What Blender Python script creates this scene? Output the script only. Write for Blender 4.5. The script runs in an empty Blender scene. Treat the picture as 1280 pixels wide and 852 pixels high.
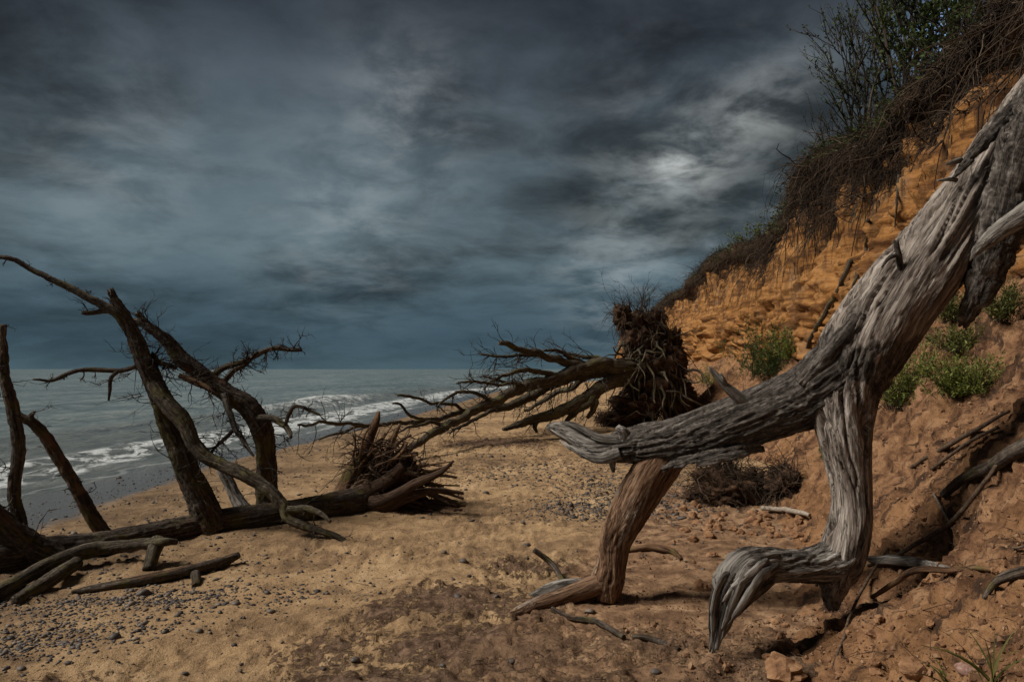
import bpy, math, random
import numpy as np
from mathutils import Vector
from mathutils.bvhtree import BVHTree

# ------------------------------------------------------------------ camera, sky, sun, exposure
S = bpy.context.scene
COL = S.collection
CAM_Z, FPX, PITCH = 1.7, 914.0, math.radians(2.19)
cam = bpy.data.objects.new('camera', bpy.data.cameras.new('camera'))
COL.objects.link(cam)
cam.location = (0, 0, CAM_Z)
cam.rotation_euler = (math.pi / 2 + PITCH, 0, 0)
cam.data.sensor_width = 36
cam.data.lens = FPX / 1280 * 36
cam.data.clip_start = 0.05
cam.data.clip_end = 30000
S.camera = cam

EXPO = 1.52
SUN_DIR = Vector((-0.68, -0.10, 0.72)).normalized()          # towards the sun
S.view_settings.view_transform = 'Standard'
S.view_settings.look = 'None'
S.view_settings.exposure = EXPO
S.view_settings.gamma = 1
S.view_settings.use_curve_mapping = False

sun = bpy.data.objects.new('sun', bpy.data.lights.new('sun', 'SUN'))
COL.objects.link(sun)
sun.data.energy = 1.5
sun.data.angle = math.radians(20)
sun.data.color = (1.0, 0.93, 0.84)
sun.rotation_euler = SUN_DIR.to_track_quat('Z', 'Y').to_euler()
sun.location = (-20, -10, 30)


class NT:
    """tiny helper around a node tree"""
    def __init__(s, tree):
        s.t = tree
        tree.nodes.clear()

    def n(s, typ, **kw):
        nd = s.t.nodes.new(typ)
        for k, v in kw.items():
            if k.startswith('i_'):
                key = k[2:]
                key = int(key) if key.isdigit() else key.replace('_', ' ')
                s.set(nd.inputs[key], v)
            else:
                setattr(nd, k, v)
        return nd

    def set(s, sock, v):
        if isinstance(v, bpy.types.NodeSocket):
            s.t.links.new(v, sock)
        elif isinstance(v, bpy.types.Node):
            s.t.links.new(v.outputs[0], sock)
        else:
            if sock.type == 'RGBA' and len(v) == 3:
                v = (*v, 1)
            sock.default_value = v

    def math(s, op, a, b=0.0, c=0.0, clamp=False):
        nd = s.n('ShaderNodeMath', operation=op, use_clamp=clamp)
        s.set(nd.inputs[0], a); s.set(nd.inputs[1], b); s.set(nd.inputs[2], c)
        return nd.outputs[0]

    def vmath(s, op, a, b=(0, 0, 0)):
        nd = s.n('ShaderNodeVectorMath', operation=op)
        s.set(nd.inputs[0], a)
        s.set(nd.inputs[1], b)
        return nd.outputs['Value'] if op in ('DOT_PRODUCT', 'LENGTH', 'DISTANCE') else nd.outputs[0]

    def noise(s, vec, scale, detail=6, rough=0.55, dist=0.0, lac=2.0):
        nd = s.n('ShaderNodeTexNoise')
        s.set(nd.inputs['Vector'], vec)
        nd.inputs['Scale'].default_value = scale
        nd.inputs['Detail'].default_value = detail
        nd.inputs['Roughness'].default_value = rough
        nd.inputs['Distortion'].default_value = dist
        nd.inputs['Lacunarity'].default_value = lac
        return nd.outputs[0]

    def maprange(s, v, a, b, c=0.0, d=1.0, smooth=True):
        nd = s.n('ShaderNodeMapRange', interpolation_type='SMOOTHSTEP' if smooth else 'LINEAR')
        s.set(nd.inputs[0], v)
        for i, x in zip((1, 2, 3, 4), (a, b, c, d)):
            s.set(nd.inputs[i], x)
        return nd.outputs[0]

    def ramp(s, v, stops, interp='LINEAR'):
        nd = s.n('ShaderNodeValToRGB')
        nd.color_ramp.interpolation = interp
        el = nd.color_ramp.elements
        el[0].position, el[0].color = stops[0][0], (*stops[0][1], 1)
        el[1].position, el[1].color = stops[-1][0], (*stops[-1][1], 1)
        for p, c in stops[1:-1]:
            e = el.new(p)
            e.color = (*c, 1)
        s.set(nd.inputs[0], v)
        return nd.outputs[0]

    def mix(s, f, a, b, typ='MIX'):
        nd = s.n('ShaderNodeMix', data_type='RGBA', blend_type=typ)
        s.set(nd.inputs[0], f)
        s.set(nd.inputs[6], a)
        s.set(nd.inputs[7], b)
        return nd.outputs[2]

    def mapping(s, vec, scale=(1, 1, 1), rot=(0, 0, 0), loc=(0, 0, 0)):
        nd = s.n('ShaderNodeMapping')
        s.set(nd.inputs[0], vec)
        nd.inputs['Location'].default_value = loc
        nd.inputs['Rotation'].default_value = rot
        nd.inputs['Scale'].default_value = scale
        return nd.outputs[0]


def pix_dir(px, py):
    """world direction through a pixel of the 1280 x 852 photograph"""
    cx, cy = (px - 640) / FPX, (426 - py) / FPX
    return Vector((cx, math.cos(PITCH) - cy * math.sin(PITCH), math.sin(PITCH) + cy * math.cos(PITCH)))


W = bpy.data.worlds.new('World')
S.world = W
W.use_nodes = True


def build_world():
    t = NT(W.node_tree)
    tc = t.n('ShaderNodeTexCoord').outputs['Generated']
    sep = t.n('ShaderNodeSeparateXYZ', i_0=tc)
    z = sep.outputs[2]
    den = t.math('ADD', t.math('MAXIMUM', z, 0.0), 0.22)
    comb = t.n('ShaderNodeCombineXYZ', i_0=t.math('DIVIDE', sep.outputs[0], den), i_1=t.math('DIVIDE', sep.outputs[1], den))
    p = comb.outputs[0]
    pr = t.mapping(t.mapping(p, rot=(0, 0, math.radians(14))), scale=(1.0, 0.8, 1), loc=(4.4, 2.2, 0))
    big = t.noise(t.mapping(pr, scale=(0.8, 1.1, 1)), 0.55, 2, 0.4, 0.2)
    mid = t.noise(t.mapping(pr, scale=(0.8, 1.0, 1)), 1.25, 8, 0.54, 0.35)
    fine = t.noise(t.mapping(p, scale=(1, 1, 1), loc=(7, 2, 0)), 3.6, 9, 0.6, 0.35)
    c = t.math('ADD', t.math('MULTIPLY', big, 0.34), t.math('ADD', t.math('MULTIPLY', mid, 0.42), t.math('MULTIPLY', fine, 0.24)))

    def lobe(px, py, k):
        d = pix_dir(px, py).normalized()
        dot = t.vmath('DOT_PRODUCT', t.vmath('NORMALIZE', tc), tuple(d))
        return t.math('POWER', t.math('MAXIMUM', dot, 0.0), k)
    # thin places of the cloud deck that glow
    glow = None
    for px, py, k, a in ((828, 205, 2600, 0.5), (853, 201, 2600, 0.5), (884, 203, 2600, 0.4), (820, 195, 260, 0.2), (515, 125, 500, 0.22), (490, 150, 150, 0.10), (975, 125, 900, 0.3), (920, 150, 1600, 0.3), (430, 290, 200, 0.16),
                         (170, 170, 220, 0.08), (120, 240, 220, 0.08), (760, 345, 400, 0.22), (940, 260, 60, 0.12)):
        g = t.math('MULTIPLY', lobe(px, py, k), a)
        glow = g if glow is None else t.math('ADD', glow, g)
    base = t.ramp(z, [(0.0, (0.046, 0.078, 0.095)), (0.035, (0.033, 0.059, 0.077)), (0.09, (0.036, 0.060, 0.076)), (0.16, (0.054, 0.076, 0.088)),
                      (0.27, (0.049, 0.067, 0.079)), (0.36, (0.035, 0.046, 0.057)), (0.43, (0.021, 0.027, 0.035)), (1.0, (0.018, 0.023, 0.030))])
    k = t.maprange(c, 0.385, 0.61, 0.40, 2.05)
    # less contrast in the haze over the sea
    k = t.math('ADD', 1.0, t.math('MULTIPLY', t.math('SUBTRACT', k, 1.0), t.maprange(z, 0.0, 0.16, 0.3, 1.0)))
    col = t.vmath('SCALE', base)
    nd = t.t.nodes[-1]
    t.set(nd.inputs['Scale'], k)
    fin2 = t.noise(t.mapping(p, rot=(0, 0, -0.4), scale=(1, 1, 1), loc=(1, 5, 0)), 5.0, 9, 0.58, 0.3)
    brk = t.maprange(t.math('ADD', t.math('MULTIPLY', fin2, 0.6), t.math('MULTIPLY', fine, 0.4)), 0.40, 0.64, 0.0, 1.0)
    gl = t.math('MULTIPLY', glow, t.math('ADD', 0.04, brk))
    gcol = t.n('ShaderNodeVectorMath', operation='SCALE')
    gcol.inputs[0].default_value = (0.44, 0.455, 0.44)
    t.set(gcol.inputs['Scale'], gl)
    col = t.vmath('ADD', col, gcol.outputs[0])
    bg1 = t.n('ShaderNodeBackground', i_Color=col, i_Strength=1.12 / 2 ** EXPO)
    sky = t.n('ShaderNodeTexSky', sky_type='NISHITA', sun_disc=False)
    sky.sun_elevation = math.asin(SUN_DIR.z)
    sky.sun_rotation = math.atan2(SUN_DIR.x, SUN_DIR.y)
    bg2 = t.n('ShaderNodeBackground', i_Color=sky, i_Strength=0.10)
    gap = t.math('MULTIPLY', lobe(1205, 45, 1100), t.maprange(fine, 0.3, 0.5, 0.5, 1.0), clamp=True)
    ms = t.n('ShaderNodeMixShader', i_0=gap, i_1=bg1, i_2=bg2)
    t.n('ShaderNodeOutputWorld', i_Surface=ms)


build_world()

# ------------------------------------------------------------------ numeric helpers
RNG = np.random.default_rng(7)
TAB = RNG.random((64, 64, 64)).astype(np.float32)


def vnoise(p, seed=0.0):
    p = np.asarray(p, dtype=np.float32) + np.float32(seed * 13.37 + 100)
    i = np.floor(p).astype(np.int32)
    f = p - i
    f = f * f * f * (f * (f * 6 - 15) + 10)
    x0, y0, z0 = i[..., 0] & 63, i[..., 1] & 63, i[..., 2] & 63
    x1, y1, z1 = (x0 + 1) & 63, (y0 + 1) & 63, (z0 + 1) & 63
    fx, fy, fz = f[..., 0], f[..., 1], f[..., 2]
    a = TAB[x0, y0, z0] * (1 - fx) + TAB[x1, y0, z0] * fx
    b = TAB[x0, y1, z0] * (1 - fx) + TAB[x1, y1, z0] * fx
    c = TAB[x0, y0, z1] * (1 - fx) + TAB[x1, y0, z1] * fx
    d = TAB[x0, y1, z1] * (1 - fx) + TAB[x1, y1, z1] * fx
    return (a * (1 - fy) + b * fy) * (1 - fz) + (c * (1 - fy) + d * fy) * fz


def fbm(p, octv=4, seed=0.0, gain=0.5):
    p = np.asarray(p, dtype=np.float32)
    s, a, t = 0, 1.0, 0
    for k in range(octv):
        s = s + a * vnoise(p, seed + k * 1.7)
        t += a
        a *= gain
        p = p * 2.03
    return s / t


def sstep(x, a, b):
    t = np.clip((x - a) / (b - a), 0, 1)
    return t * t * (3 - 2 * t)


def P(px, py, Y):
    d = pix_dir(px, py)
    k = Y / d.y
    return np.array((d.x * k, Y, CAM_Z + d.z * k))


def mkmesh(name, V, F, mat, parent=None, attrs=None, smooth=True, loc=None):
    """one mesh object from arrays; F is an (n,3) or (n,4) index array or a list of such"""
    V = np.asarray(V, dtype=np.float32)
    off = np.zeros(3)
    if parent is not None:
        up = parent
        while up is not None:
            off = off + np.array(up.location)
            up = up.parent
    elif loc is not None:
        off = np.array(loc)
    me = bpy.data.meshes.new(name)
    Fs = F if isinstance(F, list) else [F]
    Fs = [np.asarray(f, dtype=np.int32) for f in Fs if len(f)]
    me.vertices.add(len(V))
    me.vertices.foreach_set('co', (V - off).astype(np.float32).ravel())
    nl = sum(f.size for f in Fs)
    npoly = sum(len(f) for f in Fs)
    me.loops.add(nl)
    me.loops.foreach_set('vertex_index', np.concatenate([f.ravel() for f in Fs]))
    me.polygons.add(npoly)
    tot = np.concatenate([np.full(len(f), f.shape[1], dtype=np.int32) for f in Fs])
    st = np.concatenate([[0], np.cumsum(tot)[:-1]]).astype(np.int32)
    me.polygons.foreach_set('loop_start', st)
    me.update(calc_edges=True)
    me.polygons.foreach_set('use_smooth', np.full(npoly, smooth, dtype=bool))
    for k, a in (attrs or {}).items():
        a = np.asarray(a, dtype=np.float32)
        if a.ndim == 2:
            at = me.attributes.new(k, 'FLOAT_VECTOR', 'POINT')
            at.data.foreach_set('vector', a.ravel())
        else:
            at = me.attributes.new(k, 'FLOAT', 'POINT')
            at.data.foreach_set('value', a)
    me.materials.append(mat)
    me.update()
    o = bpy.data.objects.new(name, me)
    COL.objects.link(o)
    if parent is not None:
        o.parent = parent
    elif loc is not None:
        o.location = loc
    return o


def tag(o, label=None, cat=None, group=None, kind=None):
    for k, v in (('label', label), ('category', cat), ('group', group), ('kind', kind)):
        if v:
            o[k] = v
    return o


def empty(name, loc):
    o = bpy.data.objects.new(name, None)
    o.empty_display_size = 0.1
    COL.objects.link(o)
    o.location = tuple(float(v) for v in loc)
    return o


class Bag:
    """collects pieces of geometry for one mesh"""
    def __init__(s):
        s.V, s.F, s.A, s.n = [], {3: [], 4: []}, {}, 0

    def add(s, V, F, **attrs):
        V = np.asarray(V, dtype=np.float32)
        for f in (F if isinstance(F, list) else [F]):
            f = np.asarray(f, dtype=np.int32)
            if len(f):
                s.F[f.shape[1]].append(f + s.n)
        s.V.append(V)
        for k, a in attrs.items():
            s.A.setdefault(k, []).append(np.asarray(a, dtype=np.float32))
        s.n += len(V)

    def build(s, name, mat, parent=None, loc=None, smooth=True):
        F = [np.concatenate(s.F[k]) for k in (3, 4) if s.F[k]]
        A = {k: np.concatenate(v) for k, v in s.A.items()}
        return mkmesh(name, np.concatenate(s.V), F, mat, parent, A, smooth, loc)


def spline(pts, vals, step):
    """Catmull-Rom through pts, resampled at about `step`; vals are interpolated alongside"""
    pts = np.asarray(pts, dtype=float)
    vals = np.asarray(vals, dtype=float)
    if vals.ndim == 1:
        vals = vals[:, None]
    Q = np.hstack([pts, vals])
    Q = np.vstack([2 * Q[0] - Q[1], Q, 2 * Q[-1] - Q[-2]])
    out = []
    for i in range(1, len(Q) - 2):
        t = np.linspace(0, 1, 24, endpoint=False)[:, None]
        p0, p1, p2, p3 = Q[i - 1], Q[i], Q[i + 1], Q[i + 2]
        out.append(0.5 * (2 * p1 + (p2 - p0) * t + (2 * p0 - 5 * p1 + 4 * p2 - p3) * t ** 2 + (3 * p1 - p0 - 3 * p2 + p3) * t ** 3))
    out.append(Q[-2][None])
    C = np.vstack(out)
    L = np.concatenate([[0], np.cumsum(np.linalg.norm(np.diff(C[:, :3], axis=0), axis=1))])
    n = max(3, int(L[-1] / step) + 1)
    s = np.linspace(0, L[-1], n)
    R = np.stack([np.interp(s, L, C[:, k]) for k in range(C.shape[1])], axis=1)
    return R[:, :3], R[:, 3:], s


def tube(pts, rad, nr=8, step=0.05, disp=None, flat=1.0, twist=0.0, cap=True, jag=0.0, seed=0.0, kink=0.0):
    """tapered tube along a spline. Returns V, F, rest coordinates (straightened wood grain), s"""
    C, R, s = spline(pts, rad, step)
    R = np.maximum(R[:, 0], 0.0006)
    if kink:
        q = np.stack([s * 3.0, s * 0 + seed, s * 0], 1)
        for k in range(3):
            C[:, k] += kink * (fbm(q, 3, seed + 5 * k) - 0.5) * np.minimum(1, s / (0.15 * s[-1] + 1e-6))
    T = np.gradient(C, axis=0)
    T /= np.linalg.norm(T, axis=1)[:, None] + 1e-9
    n0 = np.cross(T[0], (0.13, 0.27, 0.95))
    if np.linalg.norm(n0) < 0.1:
        n0 = np.cross(T[0], (1, 0, 0))
    N = np.zeros_like(C)
    n = n0 / np.linalg.norm(n0)
    for i in range(len(C)):
        n = n - T[i] * np.dot(n, T[i])
        n /= np.linalg.norm(n) + 1e-9
        N[i] = n
    B = np.cross(T, N)
    th = np.linspace(0, 2 * math.pi, nr, endpoint=False)
    TH, SS = np.meshgrid(th, s)
    RR = np.repeat(R[:, None], nr, 1)
    tw = TH + twist * SS
    rest = np.stack([np.cos(tw) * RR, np.sin(tw) * RR, SS + seed * 3.1], -1)
    if disp is not None:
        RR = RR + disp(rest, TH, SS, RR)
    if jag:
        e = np.clip((SS - (s[-1] - jag)) / jag, 0, 1)
        SH = jag * e * (vnoise(np.stack([np.cos(TH) * 2.5, np.sin(TH) * 2.5, TH * 0 + seed], -1), seed) - 0.5) * 1.6
    else:
        SH = 0 * SS
    V = C[:, None, :] + N[:, None, :] * (np.cos(TH) * RR)[..., None] + B[:, None, :] * (np.sin(TH) * RR * flat)[..., None] + T[:, None, :] * SH[..., None]
    m = len(C)
    idx = np.arange(m * nr).reshape(m, nr)
    a, b = idx[:-1], idx[1:]
    F = np.stack([a, np.roll(a, -1, 1), np.roll(b, -1, 1), b], -1).reshape(-1, 4)
    V = V.reshape(-1, 3)
    rest = rest.reshape(-1, 3)
    Fl = [F]
    if cap:
        V = np.vstack([V, C[0][None], (C[-1] - T[-1] * min(0.3 * R[-1], 0.02))[None]])
        rest = np.vstack([rest, [[0, 0, seed * 3.1]], [[0, 0, s[-1] + seed * 3.1]]])
        c0, c1 = m * nr, m * nr + 1
        r0, r1 = idx[0], idx[-1]
        Fl.append(np.stack([np.roll(r0, -1), r0, np.full(nr, c0)], -1))
        Fl.append(np.stack([r1, np.roll(r1, -1), np.full(nr, c1)], -1))
    return V, Fl, rest, C


def wood_disp(amp, fr=26.0, fz=4.0, lump=0.06, seed=0.0):
    """furrows along the grain + slow lumpiness"""
    def f(rest, TH, SS, RR):
        q = rest * np.array((fr, fr, fz), dtype=np.float32)
        q = q + 0.8 * (vnoise(rest * 9.0, seed + 3) - 0.5)[..., None]
        n = fbm(q, 4, seed, 0.6)
        d = np.abs(2 * n - 1)
        d = np.minimum(1, d * 3.0) ** 0.75 - 0.6
        n2 = fbm(rest * np.array((5, 5, 2.2)), 3, seed + 9) - 0.5
        return amp * d + lump * 2 * RR * n2
    return f


def rot_about(v, axis, ang):
    axis = axis / (np.linalg.norm(axis) + 1e-9)
    return v * math.cos(ang) + np.cross(axis, v) * math.sin(ang) + axis * np.dot(axis, v) * (1 - math.cos(ang))


def rvec(r):
    v = r.normal(size=3)
    return v / np.linalg.norm(v)

# ------------------------------------------------------------------ materials
def newmat(name):
    m = bpy.data.materials.new(name)
    m.use_nodes = True
    return m, NT(m.node_tree)


def finish(t, col, rough=0.9, height=None, bump=0.3, dist=0.01, spec=0.25, **kw):
    b = t.n('ShaderNodeBsdfPrincipled')
    t.set(b.inputs['Base Color'], col)
    t.set(b.inputs['Roughness'], rough)
    t.set(b.inputs['Specular IOR Level'], spec)
    for k, v in kw.items():
        t.set(b.inputs[k.replace('_', ' ')], v)
    if height is not None:
        bp = t.n('ShaderNodeBump')
        bp.inputs['Strength'].default_value = bump
        bp.inputs['Distance'].default_value = dist
        t.set(bp.inputs['Height'], height)
        t.t.links.new(bp.outputs[0], b.inputs['Normal'])
    t.n('ShaderNodeOutputMaterial', i_Surface=b)


def attr(t, name, out='Fac'):
    a = t.n('ShaderNodeAttribute', attribute_name=name)
    return a.outputs[out]


def mat_sand():
    m, t = newmat('beach_sand')
    g = t.n('ShaderNodeNewGeometry').outputs['Position']
    big = t.noise(g, 0.6, 4, 0.55)
    mid = t.noise(t.mapping(g, scale=(1, 1.0, 1)), 4.0, 6, 0.6, 0.4)
    fine = t.noise(g, 38.0, 4, 0.7)
    grit = t.noise(g, 160.0, 2, 0.6)
    dry = t.ramp(t.math('ADD', t.math('MULTIPLY', big, 0.5), t.math('MULTIPLY', mid, 0.5)),
                 [(0.38, (0.15, 0.094, 0.052)), (0.46, (0.27, 0.172, 0.092)), (0.53, (0.40, 0.262, 0.137)), (0.63, (0.50, 0.345, 0.195))])
    dry = t.mix(t.maprange(fine, 0.50, 0.68, 0, 0.55), dry, (0.10, 0.066, 0.04))
    dry = t.mix(t.maprange(grit, 0.56, 0.70, 0, 0.5), dry, (0.56, 0.43, 0.28))
    dry = t.mix(t.maprange(grit, 0.44, 0.32, 0, 0.5), dry, (0.09, 0.065, 0.045))
    # crusts of dark clay and peat
    cr = attr(t, 'crust')
    edge = t.math('ADD', cr, t.math('MULTIPLY', t.math('SUBTRACT', t.noise(g, 13.0, 8, 0.7, 0.1), 0.5), 1.6))
    cm = t.maprange(edge, 0.44, 0.56)
    ccol = t.ramp(t.noise(g, 14.0, 6, 0.65), [(0.38, (0.040, 0.023, 0.016)), (0.5, (0.105, 0.062, 0.042)), (0.62, (0.21, 0.135, 0.09))])
    col = t.mix(t.math('MULTIPLY', cm, 0.9), dry, ccol)
    # reddish clay shelf close to the foot of the cliff
    cl = attr(t, 'clay')
    clm = t.maprange(t.math('ADD', cl, t.math('MULTIPLY', t.math('SUBTRACT', t.noise(g, 5.0, 5, 0.6), 0.5), 0.9)), 0.35, 0.65)
    claycol = t.ramp(t.noise(g, 6.0, 7, 0.6, 0.5), [(0.34, (0.10, 0.058, 0.035)), (0.48, (0.22, 0.130, 0.074)), (0.60, (0.34, 0.212, 0.122)), (0.7, (0.42, 0.28, 0.17))])
    col = t.mix(t.math('MULTIPLY', clm, t.math('SUBTRACT', 1.0, t.math('MULTIPLY', cm, 0.6))), col, claycol)
    # wet by the sea
    wet = attr(t, 'wet')
    wm = t.maprange(t.math('ADD', wet, t.math('MULTIPLY', t.math('SUBTRACT', t.noise(g, 1.3, 4, 0.6), 0.5), 0.5)), 0.35, 0.65)
    vignette = t.math('MULTIPLY', attr(t, 'vignette'), t.maprange(t.noise(g, 0.9, 5, 0.6), 0.3, 0.6, 0.6, 1.0))  # vignette painted into the sand colour, broken up by noise
    col = t.mix(t.math('MULTIPLY', vignette, 0.72), col, t.mix(0.82, col, (0.085, 0.060, 0.042)))
    col = t.mix(wm, col, (0.085, 0.078, 0.07))
    rough = t.maprange(wm, 0, 1, 0.93, 0.22)
    h = t.math('ADD', t.math('MULTIPLY', mid, 0.8), t.math('ADD', t.math('MULTIPLY', fine, 0.35), t.math('MULTIPLY', cm, 0.3)))
    h = t.math('ADD', h, t.math('MULTIPLY', grit, 0.12))
    h = t.math('MULTIPLY', h, t.maprange(wm, 0, 1, 1, 0.1))
    finish(t, col, rough, h, 1.0, 0.05, spec=t.maprange(wm, 0, 1, 0.1, 0.6))
    return m


def mat_cliff():
    m, t = newmat('cliff_sand')
    g = t.n('ShaderNodeNewGeometry').outputs['Position']
    zone = attr(t, 'zone')                       # 0 talus, 1 face, 2 turf
    warp = t.vmath('ADD', g, t.vmath('SCALE', t.n('ShaderNodeTexNoise', i_Vector=g, i_Scale=0.8, i_Detail=3.0).outputs['Color']))
    t.t.nodes[-2].inputs['Scale'].default_value = 0.25
    for nd in t.t.nodes:
        if nd.type == 'VECT_MATH' and nd.operation == 'SCALE':
            nd.inputs['Scale'].default_value = 0.25
    strata = t.noise(t.mapping(warp, scale=(0.35, 0.35, 3.2)), 1.7, 7, 0.62)
    rills = t.noise(t.mapping(g, scale=(2.6, 2.6, 0.35)), 2.2, 5, 0.6)
    lump = t.noise(g, 5.0, 7, 0.66, 0.5)
    fine = t.noise(g, 34.0, 5, 0.7)
    face = t.ramp(strata, [(0.36, (0.085, 0.038, 0.016)), (0.44, (0.19, 0.088, 0.032)), (0.51, (0.32, 0.148, 0.046)), (0.58, (0.40, 0.205, 0.075)), (0.66, (0.20, 0.092, 0.034))])
    face = t.mix(t.maprange(rills, 0.52, 0.68, 0, 0.7), face, (0.13, 0.062, 0.026))
    face = t.mix(t.maprange(t.noise(g, 1.3, 6, 0.6), 0.53, 0.64, 0, 0.5), face, (0.30, 0.18, 0.095))
    face = t.mix(t.maprange(lump, 0.52, 0.7, 0, 0.45), face, (0.15, 0.07, 0.028))
    seep = t.noise(t.mapping(g, scale=(5.5, 5.5, 0.16)), 1.0, 6, 0.62, 0.4)
    hz = t.n('ShaderNodeSeparateXYZ', i_0=g).outputs[2]
    face = t.mix(t.math('MULTIPLY', t.maprange(seep, 0.49, 0.58, 0, 0.85), t.maprange(hz, 2.6, 4.8)), face, (0.055, 0.030, 0.017))
    tal = t.ramp(lump, [(0.36, (0.075, 0.038, 0.021)), (0.45, (0.165, 0.086, 0.046)), (0.53, (0.255, 0.138, 0.072)), (0.64, (0.35, 0.205, 0.112))])
    big = t.noise(g, 0.9, 4, 0.55)
    tal = t.mix(t.maprange(big, 0.48, 0.66, 0, 0.45), tal, (0.32, 0.17, 0.075))
    # dark peaty debris trailing down the slope
    deb = t.noise(t.mapping(g, scale=(1.1, 2.6, 1.1), rot=(0, 0, 0.5)), 2.6, 8, 0.7, 0.8)
    tal = t.mix(t.math('MULTIPLY', t.maprange(deb, 0.50, 0.62, 0, 0.9), attr(t, 'debris')), tal, (0.040, 0.025, 0.018))
    tal = t.mix(t.maprange(fine, 0.55, 0.7, 0, 0.5), tal, (0.09, 0.05, 0.03))
    col = t.mix(t.maprange(zone, 0.3, 0.8), tal, face)
    turf = t.ramp(fine, [(0.3, (0.018, 0.012, 0.008)), (0.6, (0.06, 0.038, 0.022)), (0.75, (0.075, 0.062, 0.028))])
    col = t.mix(t.maprange(zone, 1.25, 1.7), col, turf)
    h = t.math('ADD', t.math('MULTIPLY', lump, 0.7), t.math('ADD', t.math('MULTIPLY', fine, 0.3), t.math('MULTIPLY', strata, 0.5)))
    finish(t, col, 0.95, h, 1.0, 0.08, spec=0.08)
    return m


def mat_wood(name, cols, bark, grain=(40, 40, 3.0), mossy=None, bump=0.9, patch=None):
    """cols: ramp of the bare wood, bark: ramp of the bark; attribute `bark` chooses"""
    m, t = newmat(name)
    r = attr(t, 'rest', 'Vector')
    g1 = t.noise(t.mapping(r, scale=grain), 1.0, 6, 0.65, 0.5)
    g2 = t.noise(t.mapping(r, scale=(9, 9, 2.2)), 1.0, 5, 0.6, 0.3)
    g3 = t.noise(t.mapping(r, scale=(grain[0] * 3.4, grain[1] * 3.4, grain[2] * 3)), 1.0, 3, 0.6)
    ck = t.noise(t.mapping(r, scale=(grain[0] * 0.62, grain[1] * 0.62, grain[2] * 0.42)), 1.0, 5, 0.6, 0.8)
    ck = t.maprange(t.math('ABSOLUTE', t.math('SUBTRACT', ck, 0.5)), 0.0, 0.03)
    mixv = t.math('ADD', t.math('MULTIPLY', g1, 0.5), t.math('ADD', t.math('MULTIPLY', g2, 0.3), t.math('MULTIPLY', g3, 0.2)))
    w = t.ramp(mixv, cols)
    w = t.mix(t.maprange(t.noise(t.mapping(r, scale=(3.2, 3.2, 1.5)), 1.0, 4, 0.55), 0.46, 0.62, 0.0, 0.6), w, cols[2][1])
    b = t.ramp(t.math('ADD', t.math('MULTIPLY', g1, 0.55), t.math('MULTIPLY', t.noise(r, 30.0, 6, 0.7), 0.45)), bark)
    bm = attr(t, 'bark')
    bm = t.maprange(t.math('ADD', bm, t.math('MULTIPLY', t.math('SUBTRACT', t.noise(r, 7.0, 6, 0.65, 0.4), 0.5), 0.5)), 0.46, 0.54)
    col = t.mix(bm, w, b)
    if patch:
        col = t.mix(t.math('MULTIPLY', t.maprange(g2, patch[0], patch[0] + 0.1), patch[2]), col, patch[1])
    if mossy:
        mm = t.maprange(t.noise(r, 4.0, 5, 0.6), mossy[0], mossy[0] + 0.14)
        col = t.mix(t.math('MULTIPLY', mm, 0.7), col, mossy[1])
    col = t.mix(t.math('MULTIPLY', t.math('SUBTRACT', 1.0, ck), 0.45), col, (0.018, 0.014, 0.011))  # shadow inside the cracks painted into the wood colour
    h = t.math('ADD', t.math('MULTIPLY', g1, 0.8), t.math('ADD', t.math('MULTIPLY', g3, 0.45), t.math('MULTIPLY', ck, 0.7)))
    finish(t, col, 0.88, h, bump, 0.016, spec=0.15)
    return m


def mat_simple(name, ramp, scale=8.0, rough=0.9, island=False, coord='pos', bump=0.0, spec=0.2, **kw):
    m, t = newmat(name)
    geo = t.n('ShaderNodeNewGeometry')
    g = geo.outputs['Position']
    v = t.noise(g, scale, 5, 0.65)
    if island:
        v = t.math('ADD', t.math('MULTIPLY', v, 0.35), t.math('MULTIPLY', geo.outputs['Random Per Island'], 0.65))
    col = t.ramp(v, ramp)
    finish(t, col, rough, t.noise(g, scale * 4, 4, 0.65) if bump else None, bump, 0.01, spec=spec, **kw)
    return m


def mat_leaf(name, ramp, trans=0.25):
    m, t = newmat(name)
    geo = t.n('ShaderNodeNewGeometry')
    v = t.math('ADD', t.math('MULTIPLY', geo.outputs['Random Per Island'], 0.6), t.math('MULTIPLY', t.noise(geo.outputs['Position'], 3.0, 3), 0.4))
    col = t.ramp(v, ramp)
    d = t.n('ShaderNodeBsdfPrincipled')
    t.set(d.inputs['Base Color'], col)
    d.inputs['Roughness'].default_value = 0.6
    d.inputs['Specular IOR Level'].default_value = 0.25
    tr = t.n('ShaderNodeBsdfTranslucent', i_Color=col)
    mx = t.n('ShaderNodeMixShader', i_0=trans, i_1=d, i_2=tr)
    t.n('ShaderNodeOutputMaterial', i_Surface=mx)
    return m


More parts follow.
